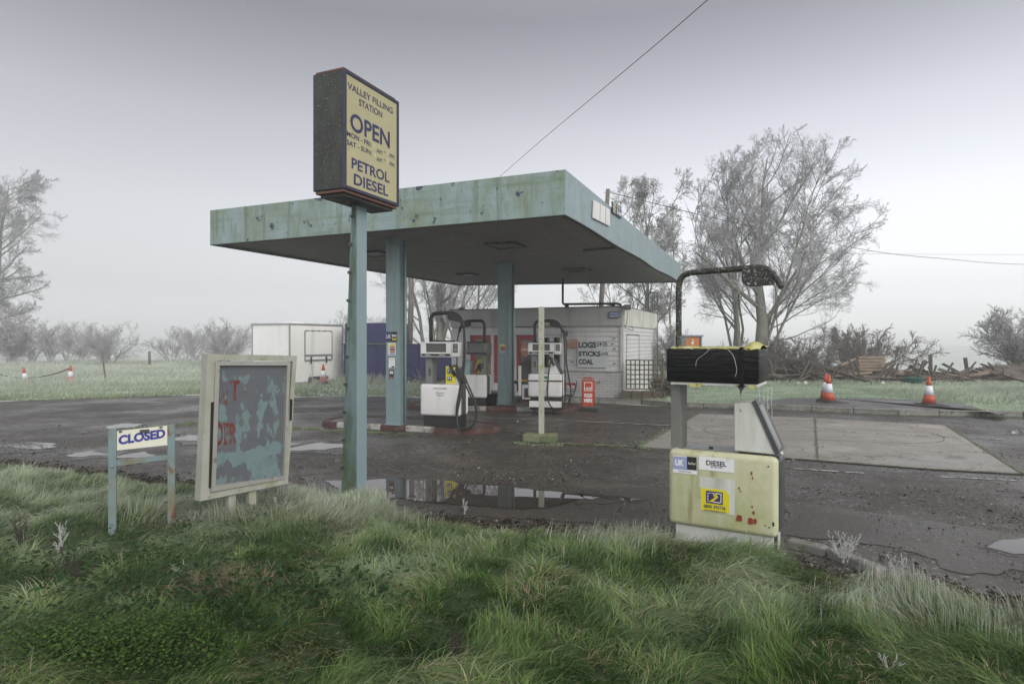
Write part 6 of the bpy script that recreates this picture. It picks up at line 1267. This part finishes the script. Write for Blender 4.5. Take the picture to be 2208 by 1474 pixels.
# tufts in joints, kerb foot, island edge
def line_tufts(pts, n, sp, L0, fr, gcol):
    P_ = np.array([[p.x, p.y] for p in pts]); seg = np.linalg.norm(np.diff(P_, axis=0), axis=1); i = r.choice(len(seg), n, p=seg/seg.sum()); t = r.uniform(0, 1, n)[:, None]; q_ = P_[i]*(1-t)+P_[i+1]*t+r.normal(size=(n, 2))*sp
    kq = m1(q_[:, 0]*2, q_[:, 1]*2) > -.2; q_ = q_[kq]; return q_
tx = [line_tufts([gp(x, y) for x, y in ((1114, 953), (1383, 965), (1420, 973))], 900, .03, 0, 0, 0), line_tufts([gp(x, y) for x, y in ((1360, 970), (1400, 950), (1440, 925))], 900, .05, 0, 0, 0),
      line_tufts([gp(x, y) for x, y in ((630, 921), (700, 928), (800, 933), (880, 936))], 2500, .07, 0, 0, 0), line_tufts([k_-Vector((0, .02, 0)) for k_ in kline[3:]], 3000, .04, 0, 0, 0),
      line_tufts([gp(x, y) for x, y in ((1110, 955), (1150, 961), (1215, 960))], 700, .03, 0, 0, 0), line_tufts([gp(x, y) for x, y in ((300, 925), (420, 912), (440, 918))], 2500, .16, 0, 0, 0), line_tufts([gp(x, y, .104) for x, y in ((1755, 868), (1785, 869), (1830, 868), (1960, 875), (2010, 876), (2050, 874))], 900, .06, 0, 0, 0), line_tufts([gp(x, y) for x, y in ((1757, 901), (1762, 990))], 300, .02, 0, 0, 0)]
tx = np.concatenate(tx); n = len(tx)
blades('edge_tufts', 'small green tufts along kerbs and concrete joints', r, tx[:, 0], tx[:, 1], np.where(tx[:, 1] > 14, .03, 0.), r.uniform(.015, .05, n), r.uniform(.004, .009, n), .6+0*tx[:, 0], 3*m4(tx[:, 0], tx[:, 1]), pal(r, .5+0*tx[:, 0], .2, n), np.clip(.25+.15*r.normal(size=n), 0, 1), 3)
# broad leaves and clover patch at the lower left
def leaves(name, label, n, cx, cy, sx_, sy, size, colr, zlo, zhi, mat='blade'):
    x = cx+r.normal(size=n)*sx_; y = cy+r.normal(size=n)*sy; z = vh(x, y)+r.uniform(zlo, zhi, n); s_ = size*r.uniform(.6, 1.3, n); a = r.uniform(0, 2*np.pi, n); tl = r.uniform(-.5, .5, n); t2 = r.uniform(-.5, .5, n)
    k_ = np.array([(0, -.5), (.32, -.28), (.42, .08), (0, .55), (-.42, .08), (-.32, -.28)]); lx = k_[None, :, 0]*s_[:, None]; ly = k_[None, :, 1]*s_[:, None]
    X = x[:, None]+lx*np.cos(a)[:, None]-ly*np.sin(a)[:, None]; Y = y[:, None]+lx*np.sin(a)[:, None]+ly*np.cos(a)[:, None]; Z = z[:, None]+lx*tl[:, None]+ly*t2[:, None]
    V2 = np.stack([X, Y, Z], -1).reshape(-1, 3); i = np.arange(n)[:, None]*6; Q = np.concatenate([i+np.array([0, 1, 2, 3]), i+np.array([0, 3, 4, 5])], 0)
    c = np.repeat(np.array(colr)[None]*r.uniform(.55, 1.4, (n, 1)), 6, 0); return tag(fast_mesh(name, V2, Q, mat, tint=c), label, 'plants', kind='stuff')
leaves('clover_patch', 'bright green small leaved plants at the lower left corner', 7000, -2.0, 3.08, .24, .12, .0145, (.062, .115, .026), .05, .13)
leaves('bramble_leaves', 'dark bramble leaves among the grass at the lower left', 1900, -1.75, 3.75, .55, .28, .032, (.028, .06, .02), .04, .13)
leaves('bramble_leaves', 'dark low leaves scattered at the far left of the verge', 1500, -3.0, 4.2, .55, .5, .03, (.035, .07, .022), .04, .15)
xx = -1.72+r.normal(size=1500)*.15; yy = 3.82+r.normal(size=1500)*.10
blades('dry_grass', 'tuft of tan dead grass lying in the lower left verge', r, xx, yy, vh(xx, yy)+.03, r.uniform(.08, .2, 1500), r.uniform(.003, .006, 1500), 1.0+0*xx, 2.6+.8*m1(xx, yy), np.array([.25, .24, .14])*r.uniform(.4, 1.2, (1500, 1)), np.zeros(1500), 4, .8)
# loose stones and leaf litter on the tarmac
def stones(name, label, n, fx, size, cols):
    x, y = fx(n); n = len(x); s_ = size*np.exp(r.normal(size=n)*.45); o8 = np.array([(1, 0, 0), (0, 1, 0), (-1, 0, 0), (0, -1, 0), (0, 0, .6)]); o_ = o8[None]*(1+.35*r.normal(size=(n, 5, 1)))*s_[:, None, None]
    a = r.uniform(0, 6.3, n); ca, sa = np.cos(a)[:, None], np.sin(a)[:, None]; X = x[:, None]+o_[..., 0]*ca-o_[..., 1]*sa; Y = y[:, None]+o_[..., 0]*sa+o_[..., 1]*ca; Z = .001+np.abs(o_[..., 2])
    V2 = np.stack([X, Y, Z], -1).reshape(-1, 3); i = np.arange(n)[:, None]*5; T_ = np.concatenate([i+np.array(q_) for q_ in ((0, 1, 4), (1, 2, 4), (2, 3, 4), (3, 0, 4))], 0)
    c = np.repeat(np.array(cols)[r.integers(0, len(cols), n)]*r.uniform(.6, 1.3, (n, 1)), 5, 0); return tag(fast_mesh(name, V2, T_, 'blade', tint=c), label, 'gravel', kind='stuff')
def road(n):
    y = 4+9*r.uniform(0, 1, n)**1.4; x = r.uniform(-1, 1, n)*y*.9; kq = (y > edgeY(x)+.02) & (m2(x*1.3, y*1.3)+m1(x, y)*.6 > -.1); return x[kq], y[kq]
stones('gravel', 'loose gravel scattered over the wet tarmac', 52000, road, .0065, [(.10, .085, .07), (.2, .18, .16), (.04, .03, .025), (.02, .016, .014), (.34, .32, .29)])
def edge_l(n):
    x = r.uniform(-9, 4.5, n); y = edgeY(x)+np.abs(r.normal(size=n))*.16; return x, y
stones('leaf_litter', 'dark leaf litter and mud crumbs along the verge edge', 15000, edge_l, .009, [(.035, .025, .018), (.06, .04, .025), (.02, .016, .012)])

# ================================================================ FOG
hm_ = bpy.data.materials.new('haze'); hm_.use_nodes = True; nt = hm_.node_tree
for nd in list(nt.nodes): nt.nodes.remove(nd)
out = nt.nodes.new('ShaderNodeOutputMaterial'); pvn = nt.nodes.new('ShaderNodeVolumePrincipled'); pvn.inputs['Color'].default_value = (.985, .99, 1, 1)
pvn.inputs['Density'].default_value = .0040; pvn.inputs['Anisotropy'].default_value = .35; nt.links.new(pvn.outputs[0], out.inputs['Volume'])
MATS['haze'] = hm_; mb = MB('haze'); mb.box(-300, -300, -1.1, 300, 300, 17.5); tag(mb.build('haze'), 'pale winter fog filling the air', 'fog', kind='stuff')
bpy.context.view_layer.update()
